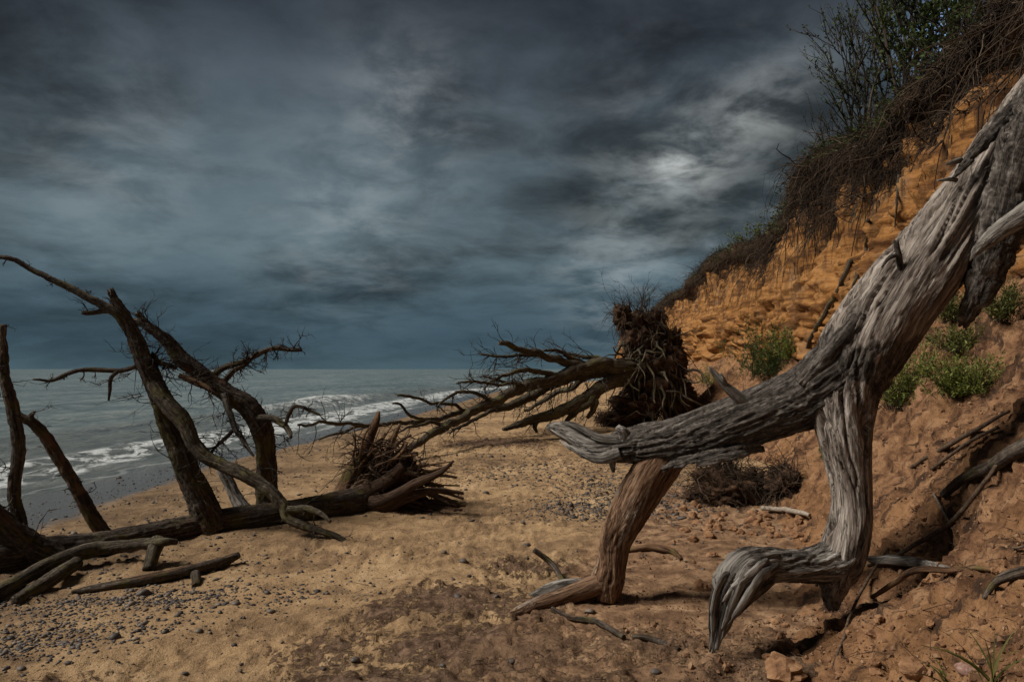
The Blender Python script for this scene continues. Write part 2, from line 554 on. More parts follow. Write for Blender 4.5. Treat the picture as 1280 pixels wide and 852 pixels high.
def mat_water():
    m, t = newmat('sea_water')
    g = t.n('ShaderNodeNewGeometry').outputs['Position']
    ds = attr(t, 'shore')                        # metres out from the waterline
    chop = t.noise(t.mapping(g, scale=(1.0, 0.42, 1.0), rot=(0, 0, math.radians(18))), 1.7, 9, 0.66, 0.4)
    wav = t.noise(t.mapping(g, scale=(1.0, 0.30, 1.0), rot=(0, 0, math.radians(24))), 0.28, 5, 0.55, 0.6)
    swell = t.noise(t.mapping(g, scale=(1.0, 0.35, 1.0), rot=(0, 0, math.radians(14))), 0.05, 5, 0.6)
    tone = t.math('ADD', t.math('MULTIPLY', chop, 0.45), t.math('ADD', t.math('MULTIPLY', wav, 0.3), t.math('MULTIPLY', swell, 0.25)))
    deep = t.ramp(tone, [(0.41, (0.075, 0.105, 0.108)), (0.5, (0.15, 0.19, 0.19)), (0.59, (0.27, 0.31, 0.295))])
    near = t.ramp(chop, [(0.35, (0.085, 0.095, 0.09)), (0.65, (0.19, 0.20, 0.18))])
    col = t.mix(t.maprange(ds, 2.0, 14.0), near, deep)
    # foam: lines of surf that follow the waterline
    n1 = t.noise(g, 0.35, 4, 0.55)
    n2 = t.noise(t.mapping(g, scale=(1.0, 0.55, 1)), 1.7, 9, 0.72, 1.2)
    dw = t.math('ADD', ds, t.math('MULTIPLY', t.math('SUBTRACT', n1, 0.5), 3.0))
    lac = t.maprange(n2, 0.40, 0.60)
    f1 = t.math('MULTIPLY', t.maprange(dw, 0.6, 1.6), t.maprange(dw, 4.6, 2.6))
    f2 = t.math('MULTIPLY', t.math('MULTIPLY', t.maprange(dw, 5.0, 6.2), t.maprange(dw, 10.5, 6.8)), 0.22)
    f3 = t.math('MULTIPLY', t.maprange(dw, -0.05, 0.12), t.maprange(dw, 0.5, 0.2))
    foam = t.math('ADD', t.math('MULTIPLY', t.math('ADD', f1, f2), t.math('ADD', 0.06, lac)), t.math('MULTIPLY', f3, 0.45))
    foam = t.math('ADD', foam, t.math('MULTIPLY', attr(t, 'surf'), t.math('ADD', 0.35, lac)))
    foam = t.maprange(foam, 0.25, 0.85)
    caps = t.math('MULTIPLY', t.maprange(t.math('ADD', t.math('MULTIPLY', chop, 0.6), t.math('MULTIPLY', wav, 0.4)), 0.66, 0.72), 0.4)
    foam = t.math('MAXIMUM', foam, caps)
    col = t.mix(foam, col, (0.52, 0.555, 0.56))
    h = t.math('ADD', t.math('MULTIPLY', chop, 0.9), t.math('ADD', wav, t.math('MULTIPLY', foam, 0.1)))
    finish(t, col, t.maprange(foam, 0, 1, 0.22, 0.8), h, 0.8, 0.35, spec=0.5)
    return m


M = {}
M['sand'] = mat_sand()
M['cliff'] = mat_cliff()
M['water'] = mat_water()
BARKG = [(0.36, (0.020, 0.016, 0.014)), (0.47, (0.058, 0.049, 0.042)), (0.56, (0.125, 0.110, 0.096)), (0.68, (0.28, 0.258, 0.232))]
M['hero'] = mat_wood('weathered_trunk', [(0.38, (0.045, 0.033, 0.026)), (0.455, (0.13, 0.103, 0.085)), (0.53, (0.27, 0.232, 0.198)), (0.62, (0.50, 0.46, 0.415))], BARKG,
                     patch=(0.60, (0.24, 0.115, 0.055), 0.45))
M['hero_grey'] = mat_wood('grey_driftwood', [(0.38, (0.032, 0.027, 0.024)), (0.455, (0.10, 0.089, 0.078)), (0.53, (0.22, 0.203, 0.180)), (0.62, (0.46, 0.435, 0.40))], BARKG)
M['hero_brown'] = mat_wood('brown_stripped_wood', [(0.38, (0.045, 0.023, 0.013)), (0.455, (0.125, 0.068, 0.038)), (0.53, (0.23, 0.142, 0.088)), (0.62, (0.38, 0.275, 0.19))], BARKG,
                           patch=(0.56, (0.27, 0.245, 0.22), 0.5))
M['bark'] = mat_wood('dark_bark', [(0.38, (0.035, 0.018, 0.010)), (0.5, (0.12, 0.064, 0.034)), (0.62, (0.24, 0.15, 0.09))],
                     [(0.36, (0.014, 0.011, 0.009)), (0.5, (0.068, 0.052, 0.040)), (0.64, (0.17, 0.142, 0.115))],
                     mossy=(0.50, (0.100, 0.088, 0.026)), patch=(0.55, (0.15, 0.075, 0.036), 0.5))
M['bark_mid'] = mat_wood('mossy_bark', [(0.38, (0.022, 0.017, 0.011)), (0.5, (0.085, 0.067, 0.040)), (0.62, (0.19, 0.16, 0.105))],
                         [(0.36, (0.016, 0.013, 0.010)), (0.5, (0.075, 0.060, 0.043)), (0.64, (0.19, 0.165, 0.125))], mossy=(0.48, (0.120, 0.108, 0.040)))
M['root_brown'] = mat_wood('brown_root', [(0.32, (0.020, 0.011, 0.008)), (0.46, (0.055, 0.033, 0.021)), (0.58, (0.11, 0.070, 0.046)), (0.72, (0.19, 0.135, 0.092))], BARKG)
M['root'] = mat_simple('root_wood', [(0.2, (0.018, 0.010, 0.007)), (0.5, (0.065, 0.040, 0.026)), (0.85, (0.15, 0.105, 0.075))], 9.0, 0.85, True)
M['rootsoil'] = mat_simple('root_soil', [(0.3, (0.018, 0.010, 0.007)), (0.52, (0.06, 0.034, 0.020)), (0.72, (0.14, 0.078, 0.042))], 9.0, 1.0, False, bump=0.8)
M['drygrass'] = mat_simple('dead_grass', [(0.15, (0.010, 0.007, 0.005)), (0.5, (0.034, 0.022, 0.015)), (0.75, (0.075, 0.052, 0.034)), (0.93, (0.19, 0.14, 0.095))], 4.0, 0.9, True)
M['twig'] = mat_simple('twig_bark', [(0.2, (0.010, 0.008, 0.006)), (0.6, (0.04, 0.03, 0.022)), (0.9, (0.085, 0.068, 0.05))], 9.0, 0.9, True)
M['pale'] = mat_simple('pale_stick', [(0.3, (0.16, 0.125, 0.09)), (0.5, (0.30, 0.25, 0.20)), (0.7, (0.45, 0.40, 0.34))], 30.0, 0.85, False, bump=0.4)
M['brownstick'] = mat_simple('brown_stick', [(0.3, (0.035, 0.022, 0.014)), (0.5, (0.09, 0.06, 0.04)), (0.7, (0.17, 0.125, 0.09))], 30.0, 0.85, False, bump=0.4)
M['stone'] = mat_simple('beach_stone', [(0.10, (0.016, 0.013, 0.012)), (0.45, (0.055, 0.046, 0.042)), (0.72, (0.13, 0.105, 0.085)), (0.88, (0.24, 0.19, 0.14)), (0.97, (0.55, 0.50, 0.45))], 26.0, 0.6, True, spec=0.35)
M['clod'] = mat_simple('clay_clod', [(0.3, (0.12, 0.062, 0.034)), (0.5, (0.24, 0.130, 0.068)), (0.7, (0.36, 0.215, 0.12))], 14.0, 0.95, False, bump=0.7, spec=0.1)
M['crumb'] = mat_simple('soil_crumb', [(0.15, (0.095, 0.052, 0.030)), (0.45, (0.17, 0.096, 0.054)), (0.7, (0.25, 0.150, 0.088)), (0.95, (0.36, 0.24, 0.15))], 14.0, 0.97, True, spec=0.05)
M['leaf'] = mat_leaf('shrub_leaf', [(0.15, (0.055, 0.080, 0.016)), (0.5, (0.145, 0.180, 0.036)), (0.85, (0.27, 0.285, 0.070))])
M['leaf_dark'] = mat_leaf('bush_leaf', [(0.15, (0.020, 0.034, 0.010)), (0.5, (0.048, 0.078, 0.018)), (0.85, (0.11, 0.145, 0.034))])
M['blade'] = mat_leaf('grass_blade', [(0.15, (0.045, 0.058, 0.014)), (0.5, (0.105, 0.115, 0.028)), (0.85, (0.19, 0.18, 0.055))])
M['cut'] = mat_simple('pale_broken_end', [(0.3, (0.20, 0.13, 0.08)), (0.7, (0.38, 0.28, 0.2))], 60, 0.9)
M['pink'] = mat_simple('pink_pebble', [(0.3, (0.13, 0.06, 0.05)), (0.5, (0.24, 0.14, 0.11)), (0.7, (0.36, 0.26, 0.22))], 60, 0.7)

# ------------------------------------------------------------------ terrain: beach, cliff, sea
SEA_Z = -0.5
XS_Y = [-60, -10, 3, 11, 15, 20, 27, 45, 69, 90, 110, 135, 180]
XS_X = [-4, -6.5, -7.6, -8.1, -8.2, -7.6, -6.7, -5, -3, 2, 8, 20, 60]
XE_Y = [-40, 0, 8.5, 14.5, 20, 30, 48, 85, 115, 140, 190]
XE_X = [5.5, 5.4, 6.0, 6.7, 7.5, 8.1, 10.3, 13.0, 18, 30, 70]
XF_Y = [-40, 2.5, 3.6, 5, 7, 9, 11, 15, 20, 30, 48, 85, 115, 140, 190]
XF_X = [0.6, 0.9, 1.25, 1.9, 2.65, 3.2, 3.8, 4.4, 5.0, 5.9, 8.0, 11.2, 16, 27, 66]
ZTOP = 6.0


def smooth_interp(y, X, Y):
    return (np.interp(y - 0.8, X, Y) + np.interp(y, X, Y) + np.interp(y + 0.8, X, Y)) / 3


def xs(y): return smooth_interp(y, XS_Y, XS_X)
def xe(y): return smooth_interp(y, XE_Y, XE_X)
def xf(y): return smooth_interp(y, XF_Y, XF_X)


def beach_base(x, y):
    ds = x - xs(y)
    z = np.where(ds > 0, SEA_Z + 0.5 * (1 - np.exp(-np.maximum(ds, 0) / 3.5)), SEA_Z + 0.13 * ds)
    z = np.maximum(z, -6)
    return z + np.interp(y, [6, 10, 20], [0.03, 0.12, 0.22]) * sstep(x, xf(y) - 4, xf(y) + 0.3)


def crust_mask(x, y):
    """where the dark clay crust shows on the sand (world plan of the place)"""
    m = np.zeros_like(x)
    for cx, cy, rx, ry, a in ((-0.75, 3.9, 0.75, 0.65, 0.75), (-0.15, 4.6, 0.9, 0.55, 0.72), (0.35, 3.75, 0.8, 0.55, 0.62), (-0.45, 5.6, 0.65, 0.55, 0.72), (0.2, 6.5, 0.65, 0.4, 0.62), (-1.15, 4.7, 0.5, 0.4, 0.6), (-0.9, 5.3, 0.4, 0.3, 0.62), (0.1, 5.3, 0.5, 0.5, 0.6), (0.75, 6.0, 0.4, 0.4, 0.5),
                              (0.9, 4.6, 0.8, 0.4, 0.62), (1.5, 4.3, 0.6, 0.5, 0.6), (-0.4, 17.5, 1.6, 1.4, 0.8), (1.2, 20, 1.6, 1.0, 0.55), (-2.7, 4.35, 0.8, 0.25, 0.45)):
        d = ((x - cx) / rx) ** 2 + ((y - cy) / ry) ** 2
        m = np.maximum(m, a * np.exp(-d * 0.75))
    return m


def build_beach():
    nc, nw = 640, 440
    yy = np.concatenate([np.linspace(-30, 1.9, 26), np.geomspace(2.0, 220, nw)])
    t = np.linspace(-1, 1, nc)
    t = np.sign(t) * (0.42 * np.abs(t) + 0.58 * np.abs(t) ** 2.4)
    X = t[None, :] * (np.maximum(yy, 0) + 5)[:, None] * 1.25
    X = X + 0.0 * X
    Y = np.repeat(yy[:, None], nc, 1)
    Z = beach_base(X, Y)
    wet = sstep(-(X - xs(Y)), -3.4, -0.9)
    amp = 1 - 0.9 * wet
    q = np.stack([X, Y, 0 * X], -1)
    Z += amp * 0.10 * (fbm(q * 0.55, 3, 1) - 0.5)
    n = fbm(q * np.array((4.5, 6.5, 1)), 5, 2, 0.6)
    Z += amp * 0.075 * (n - 0.5)
    dimp = np.abs(2 * fbm(q * np.array((8.0, 9.0, 1)), 3, 12) - 1)
    Z += amp * 0.040 * (np.minimum(1, dimp * 2.2) - 0.7) * sstep(fbm(q * 0.8, 2, 14), 0.42, 0.6)
    vignette = 1 - sstep(X - xs(Y), 2.2, 6.8)  # painted corner shade: sand colour darkens towards the sea
    vignette = np.maximum(vignette, 0.8 * sstep(-Y, -5.0, -3.4))  # and painted shade towards the camera
    cr = crust_mask(X, Y)
    e = cr + 1.3 * (fbm(q * 6.0, 4, 4) - 0.5)
    Z += 0.040 * sstep(e, 0.42, 0.58) * (0.6 + 0.8 * fbm(q * 16, 2, 6))
    clay = sstep(X - (xf(Y) - 1.9), -0.8, 0.8) * sstep(-Y, -12, -8.5)
    clay = np.maximum(clay, 0.9 * np.exp(-(((X - 0.9) / 0.7) ** 2 + ((Y - 5.2) / 0.8) ** 2)))
    Z += clay * 0.05 * (fbm(q * np.array((4, 7, 1)), 4, 8) - 0.5)
    idx = np.arange(len(yy) * nc).reshape(len(yy), nc)
    F = np.stack([idx[:-1, :-1], idx[:-1, 1:], idx[1:, 1:], idx[1:, :-1]], -1).reshape(-1, 4)
    V = np.stack([X, Y, Z], -1).reshape(-1, 3)
    o = mkmesh('beach', V, F, M['sand'], attrs={'crust': cr.ravel(), 'wet': wet.ravel(), 'vignette': vignette.ravel(), 'clay': clay.ravel()})
    return tag(o, kind='structure')


def build_cliff():
    yy = np.concatenate([np.linspace(-20, 1.4, 30), np.geomspace(1.5, 185, 570)])
    n1, n2, n3, n4 = 190, 100, 26, 18
    xfe, xed = xf(yy), xe(yy)
    q1 = np.stack([yy, yy * 0, yy * 0], -1)
    zt = np.interp(yy, [0, 6, 9, 13, 20, 30, 60, 100], [2.5, 2.5, 2.35, 2.1, 1.9, 1.8, 1.7, 1.5]) + 1.5 * (fbm(q1 * 0.3, 3, 21) - 0.5)
    xt = xed - 0.85 + 0.9 * (fbm(q1 * 0.4, 3, 22) - 0.5)
    xfe = xfe + 1.3 * (fbm(q1 * 0.45, 3, 24) - 0.5) * sstep(yy, 6, 12)
    ztop = ZTOP + 0.7 * (fbm(q1 * 0.28, 3, 23) - 0.5)
    # the edge is uneven: slipped shoulders and bulges of turf
    ztop = ztop + np.interp(yy, [6, 9, 12, 14.5, 16.5, 18, 21, 25, 30, 36, 45, 60, 80], [0.0, 0.25, 0.0, 0.25, 0.1, -0.2, -0.3, -0.05, 0.1, -0.1, 0.25, 0.1, 0.2])
    xed = xed + np.interp(yy, [6, 9, 12, 14.5, 16.5, 18.5, 22, 26, 32, 40, 50], [0.0, 0.2, 0.0, -0.2, -0.2, 0.12, 0.12, -0.1, 0.2, -0.1, 0.0])
    zf = beach_base(xfe, yy)
    # talus
    t = np.linspace(-0.12, 1, n1)
    Xa = xfe[:, None] + (xt - xfe)[:, None] * t
    g = np.sign(t) * np.abs(t) ** 1.12
    Za = zf[:, None] + (zt - zf)[:, None] * g - 0.02 - 1.2 * np.maximum(-t, 0)
    t2 = np.linspace(0, 1, n2 + 1)[1:]
    Xb = xt[:, None] + (xed - 0.15 - xt)[:, None] * t2 ** 1.6
    Zb = zt[:, None] + (ztop - 0.55 - zt)[:, None] * t2
    t3 = np.linspace(0, 1, n3 + 1)[1:]
    ang = t3 * math.pi
    Xc = (xed - 0.15)[:, None] - 0.34 * np.sin(ang) + 0.5 * t3 ** 2
    Zc = (ztop - 0.55)[:, None] + 0.55 * (1 - np.cos(ang)) / 2
    t4 = np.linspace(0, 1, n4 + 1)[1:]
    Xd = (xed + 0.35)[:, None] + 120 * t4 ** 2.6
    Zd = ztop[:, None] + 0.9 * t4 ** 0.8 + 0 * Xd
    X = np.hstack([Xa, Xb, Xc, Xd])
    Z = np.hstack([Za, Zb, Zc, Zd])
    Y = np.repeat(yy[:, None], X.shape[1], 1)
    zone = np.hstack([np.zeros_like(Xa) + sstep(t, 0.9, 1.0) * 0.4, np.ones_like(Xb), np.full_like(Xc, 2.0), np.full_like(Xd, 2.0)])
    V = np.stack([X, Y, Z], -1)
    # normals of the undisplaced surface
    du = np.gradient(V, axis=0)
    dv = np.gradient(V, axis=1)
    N = np.cross(du, dv)
    N /= np.linalg.norm(N, axis=2)[..., None] + 1e-9
    N *= np.sign(N[:, 20:150, 2].mean())
    isface = sstep(zone, 0.2, 0.9) * (1 - sstep(zone, 1.2, 1.9))
    istal = 1 - sstep(zone, 0.1, 0.8)
    ist = sstep(zone, 1.2, 1.9)
    fade = np.hstack([np.repeat(sstep(t, -0.10, 0.10)[None], len(yy), 0), np.ones_like(Xb), np.ones_like(Xc), np.ones_like(Xd)])
    d = 0.95 * (fbm(V * np.array((0.45, 0.45, 0.45)), 3, 30) - 0.5) * (0.5 + 0.5 * isface) * (0.25 + 0.75 * sstep(Y, 6, 11))
    wv = V + 0.5 * (fbm(V * 1.1, 3, 33)[..., None] - 0.5) * np.array((0, 0, 1.0))
    hw = np.hstack([np.zeros_like(Xa), np.repeat(t2[None], len(yy), 0), np.ones_like(Xc), np.ones_like(Xd)])
    hw = hw + 0.5 * (fbm(V * 0.6, 2, 46) - 0.5)
    low = 1 - sstep(hw, 0.25, 0.65)
    st = fbm(wv * np.array((0.4, 0.4, 3.4)), 5, 31, 0.58)
    st = st + 0.6 * ((np.floor(st * 12) + sstep(st * 12 - np.floor(st * 12), 0.6, 1.0)) / 12 - st)
    rough = 0.45 + 1.1 * sstep(fbm(V * 0.7, 3, 44), 0.42, 0.62)
    d += isface * (0.18 + 0.5 * low) * (st - 0.5)
    d += isface * 0.55 * (fbm(V * np.array((0.9, 0.9, 0.4)), 4, 32, 0.55) - 0.5)
    d += isface * rough * 0.15 * (fbm(V * np.array((5.5, 5.5, 6.0)), 5, 38, 0.72) - 0.5)
    rl = np.abs(2 * fbm(V * np.array((1.7, 1.7, 0.12)), 4, 43, 0.55) - 1)
    d -= isface * 0.26 * (1 - np.minimum(1, rl * 4)) * (1 - 0.7 * low)
    bl = np.abs(2 * fbm(V * np.array((2.4, 2.4, 3.4)), 4, 48, 0.62) - 1)
    d += isface * 0.13 * (np.minimum(1, bl * 3.2) - 0.7) * (0.3 + 0.7 * low)
    rl = np.abs(2 * fbm(V * np.array((5.5, 5.5, 0.35)), 3, 47, 0.55) - 1)
    d -= isface * 0.06 * (1 - np.minimum(1, rl * 3)) * (1 - 0.7 * low)
    d += istal * 0.20 * (fbm(V * np.array((1.6, 2.4, 1.6)), 6, 34, 0.62) - 0.5)
    d += istal * 0.16 * (fbm(V * np.array((6.5, 8.0, 6.5)), 5, 35, 0.7) - 0.5)
    cl = np.abs(2 * fbm(V * np.array((3.4, 4.6, 3.4)), 5, 41, 0.62) - 1)
    d += istal * 0.05 * (np.minimum(1, cl * 3.0) - 0.7)
    # slumped ledges running down and towards the sea
    led = (V[..., 0] - 0.55 * V[..., 1] + 0.9 * V[..., 2]) * 0.55 + 2.2 * fbm(V * 0.8, 4, 36)
    led = led - np.floor(led)
    d += istal * 0.07 * (sstep(led, 0.0, 0.8) * (1 - sstep(led, 0.80, 1.0)) - 0.4) * sstep(V[..., 2], 0.3, 0.8)
    # hollow under the dead tree
    hol = np.exp(-(((X - 2.55) / 0.42) ** 2 + ((Y - 4.75) / 0.38) ** 2 + ((Z - 0.55) / 0.45) ** 2))
    d -= 0.26 * hol
    hol2 = np.exp(-(((X - 2.65) / 0.35) ** 2 + ((Y - 6.5) / 0.5) ** 2))
    d -= 0.15 * hol2
    d += ist * 0.22 * (fbm(V * np.array((1.6, 1.6, 1.6)), 4, 37) - 0.45)
    zone = zone + 0.55 * (fbm(V * np.array((1.4, 1.4, 0.8)), 4, 39) - 0.5) * (1 - sstep(zone, 1.9, 2.0) * 1.0)
    zone = np.where(np.hstack([np.zeros_like(Xa), np.zeros_like(Xb), np.zeros_like(Xc), np.ones_like(Xd)]) > 0, 2.0, zone)
    debris = sstep(fbm(V * 0.5, 2, 40), 0.38, 0.55) * np.ones_like(X)
    V = V + N * (d * fade)[..., None]
    idx = np.arange(V.shape[0] * V.shape[1]).reshape(V.shape[0], V.shape[1])
    F = np.stack([idx[:-1, :-1], idx[:-1, 1:], idx[1:, 1:], idx[1:, :-1]], -1).reshape(-1, 4)
    o = mkmesh('cliff', V.reshape(-1, 3), F, M['cliff'], attrs={'zone': zone.ravel(), 'debris': debris.ravel()})
    return tag(o, kind='structure'), V


beach = build_beach()
cliff, CLIFF_V = build_cliff()
_dg = bpy.context.evaluated_depsgraph_get()
BVHS = [BVHTree.FromObject(o, _dg) for o in (beach, cliff)]


def cast(o, d):
    best = None
    for b in BVHS:
        r = b.ray_cast(Vector(o), Vector(d).normalized())
        if r[0] is not None and (best is None or r[3] < best[1]):
            best = (np.array(r[0]), r[3], np.array(r[1]))
    return best


def G(px, py):
    """the ground under a pixel"""
    r = cast((0, 0, CAM_Z), pix_dir(px, py))
    return r[0]


def gz(x, y):
    r = cast((float(x), float(y), 40.0), (0, 0, -1))
    return r[0][2] if r else 0.0


def build_sea():
    nc, nw = 220, 300
    yy = np.concatenate([np.linspace(-400, -10, 12), np.linspace(-9, 4.9, 40), np.geomspace(5, 9000, nw)])
    t = np.linspace(-1, 1, nc)
    k = np.sign(t) * np.abs(t) ** 1.3
    wid = np.where(yy < 5, 60 + np.abs(np.minimum(yy, 0)) * 4, 0) + np.maximum(yy, 0) * 1.4 + 25
    X = k[None, :] * wid[:, None] - 10 - 0.08 * np.maximum(yy, 0)[:, None] * 0
    Y = np.repeat(yy[:, None], nc, 1)
    Yc = np.clip(Y, -60, 180)
    sl = np.gradient(xs(yy)) / np.gradient(yy)
    sl = np.where(np.abs(yy) < 170, sl, 0)
    shore = (xs(Yc) - X) / np.sqrt(1 + sl ** 2)[:, None]
    far = np.where(Y > 150, 200.0, 0)
    shore = shore + far
    q = np.stack([X, Y * 0.5, 0 * X], -1)
    Z = np.full_like(X, SEA_Z)
    ramp = sstep(shore, 0.5, 6) * (1 - sstep(Y, 200, 900))
    Z += ramp * 0.16 * (fbm(q * 0.5, 4, 51) - 0.5)
    wob = 2.2 * (fbm(np.stack([Y * 0.12, X * 0, X * 0], -1), 3, 52) - 0.5)
    for dd, a, w in ((2.6, 0.14, 0.8), (7.0, 0.24, 1.2), (13.5, 0.2, 2.0), (21, 0.16, 2.4)):
        Z += a * np.exp(-((shore + wob - dd) / w) ** 2) * (1 - sstep(Y, 120, 300))
    # a breaker further along the shore
    surf = np.exp(-(((shore - 6.5 + wob) / 2.2) ** 2)) * np.exp(-((Y - 45) / 9) ** 2) * 0.8
    surf += 0.4 * np.exp(-(((shore - 1.8 + wob) / 1.3) ** 2)) * sstep(Y, 17, 26) * (1 - sstep(Y, 80, 110))
    Z += 0.3 * np.exp(-(((shore - 6.5 + wob) / 1.4) ** 2)) * np.exp(-((Y - 45) / 9) ** 2)
    idx = np.arange(X.size).reshape(X.shape)
    F = np.stack([idx[:-1, :-1], idx[:-1, 1:], idx[1:, 1:], idx[1:, :-1]], -1).reshape(-1, 4)
    o = mkmesh('sea', np.stack([X, Y, Z], -1).reshape(-1, 3), F, M['water'], attrs={'shore': shore.ravel(), 'surf': surf.ravel()})
    return tag(o, kind='structure')


build_sea()

# ------------------------------------------------------------------ leaves and strands
def leaf_quads(pos, dirs, size, r, asp=0.45):
    """small pointed leaves (rhombs, folded a little) at pos along dirs"""
    n = len(pos)
    d = dirs / (np.linalg.norm(dirs, axis=1)[:, None] + 1e-9)
    up = r.normal(size=(n, 3))
    sd = np.cross(d, up)
    sd /= np.linalg.norm(sd, axis=1)[:, None] + 1e-9
    nn = np.cross(sd, d)
    L = (size * r.uniform(0.6, 1.3, n))[:, None]
    a = pos
    b = pos + d * L * 0.5 + sd * L * asp * 0.5 + nn * L * 0.08
    c = pos + d * L - nn * L * 0.05
    e = pos + d * L * 0.5 - sd * L * asp * 0.5 + nn * L * 0.08
    V = np.stack([a, b, c, e], 1).reshape(-1, 3)
    F = np.arange(4 * n).reshape(n, 4)
    return V, F


def strands(starts, dirs, lengths, rads, r, droop, seg=5, nr=3, wig=0.35):
    """many thin bent strands at once (3-sided)"""
    n = len(starts)
    p = np.array(starts, dtype=float)
    d = np.array(dirs, dtype=float)
    d /= np.linalg.norm(d, axis=1)[:, None] + 1e-9
    rows = [p.copy()]
    for k in range(seg):
        d = d + wig * r.normal(size=(n, 3)) * 0.5 + np.array((0, 0, -1.0)) * droop
        d /= np.linalg.norm(d, axis=1)[:, None] + 1e-9
        p = p + d * (lengths / seg)[:, None]
        rows.append(p.copy())
    C = np.stack(rows, 1)
    T = np.gradient(C, axis=1)
    T /= np.linalg.norm(T, axis=2)[..., None] + 1e-9
    ref = r.normal(size=(n, 1, 3))
    N = np.cross(T, ref)
    N /= np.linalg.norm(N, axis=2)[..., None] + 1e-9
    Bn = np.cross(T, N)
    rr = rads[:, None] * np.linspace(1, 0.3, seg + 1)[None]
    th = np.linspace(0, 2 * math.pi, nr, endpoint=False)
    V = C[:, :, None, :] + (N[:, :, None, :] * np.cos(th)[None, None, :, None] + Bn[:, :, None, :] * np.sin(th)[None, None, :, None]) * rr[:, :, None, None]
    idx = np.arange(n * (seg + 1) * nr).reshape(n, seg + 1, nr)
    a, b = idx[:, :-1], idx[:, 1:]
    F = np.stack([a, np.roll(a, -1, 2), np.roll(b, -1, 2), b], -1).reshape(-1, 4)
    return V.reshape(-1, 3), F, C


def lumpy(center, radii, nu, nv, amp, freq, seed, squash=None):
    u = np.linspace(0, 2 * math.pi, nu, endpoint=False)
    v = np.linspace(0.0, math.pi, nv)
    U, Vv = np.meshgrid(u, v)
    D = np.stack([np.cos(U) * np.sin(Vv), np.sin(U) * np.sin(Vv), np.cos(Vv)], -1)
    n = fbm(D * freq, 4, seed)
    rad = 1 + amp * 2 * (n - 0.5) + amp * 0.6 * (np.abs(2 * fbm(D * freq * 2.6, 3, seed + 4) - 1) - 0.4)
    X = center + D * np.array(radii) * rad[..., None]
    idx = np.arange(nu * nv).reshape(nv, nu)
    a, b = idx[:-1], idx[1:]
    F = np.stack([a, b, np.roll(b, -1, 1), np.roll(a, -1, 1)], -1).reshape(-1, 4)
    return X.reshape(-1, 3), F, D.reshape(-1, 3)


# ------------------------------------------------------------------ wood
def chain(spec):
    """[(px, py, Y, radius in px)] -> points and radii in metres"""
    pts = [P(a, b, c) for a, b, c, _ in spec]
    rad = [r * c / FPX for _, _, c, r in spec]
    return np.array(pts), np.array(rad)


def limb(name, spec, mat, parent, nr=24, step=0.02, amp=0.006, fr=26, fz=4, lump=0.06, bark=1.0, seed=0.0, flat=1.0, twist=0.3, jag=0.0, kink=0.0, barkfn=None, world=None, nscale=0.0):
    pts, rad = world if world is not None else chain(spec)
    if flat < 1:
        rad, flat = rad * flat, 1 / flat
    V, F, rest, C = tube(pts, rad, nr, step, wood_disp(amp, fr, fz, lump, seed), flat, twist, True, jag, seed, kink)
    bk = np.full(len(V), bark) if barkfn is None else barkfn(V, rest)
    o = mkmesh(name, V, F, mat, parent, {'rest': rest, 'bark': bk})
    return o, C


def twig_spray(bag, start, direc, length, rad, r, depth=2, nr=4, droop=0.0, spread=0.9, wig=0.35, forks=(2, 4), seg=5):
    """a small branching twig added to a bag"""
    pts = [np.array(start)]
    d = np.array(direc) / np.linalg.norm(direc)
    for i in range(seg):
        d = d + wig * r.normal(size=3) * 0.5 + np.array((0, 0, -droop))
        d /= np.linalg.norm(d)
        pts.append(pts[-1] + d * length / seg)
    rr = np.linspace(rad, rad * 0.35, len(pts))
    V, F, rest, C = tube(np.array(pts), rr, nr, length / (seg * 1.6))
    bag.add(V, F)
    if depth > 0:
        for _ in range(int(r.integers(forks[0], forks[1] + 1))):
            i = int(r.integers(1, len(pts)))
            nd = pts[min(i + 1, len(pts) - 1)] - pts[i - 1]
            nd = nd / (np.linalg.norm(nd) + 1e-9) + spread * rvec(r)
            twig_spray(bag, pts[i], nd, length * r.uniform(0.35, 0.7), rad * 0.6, r, depth - 1, nr, droop, spread, wig, forks, max(3, seg - 1))
    return pts


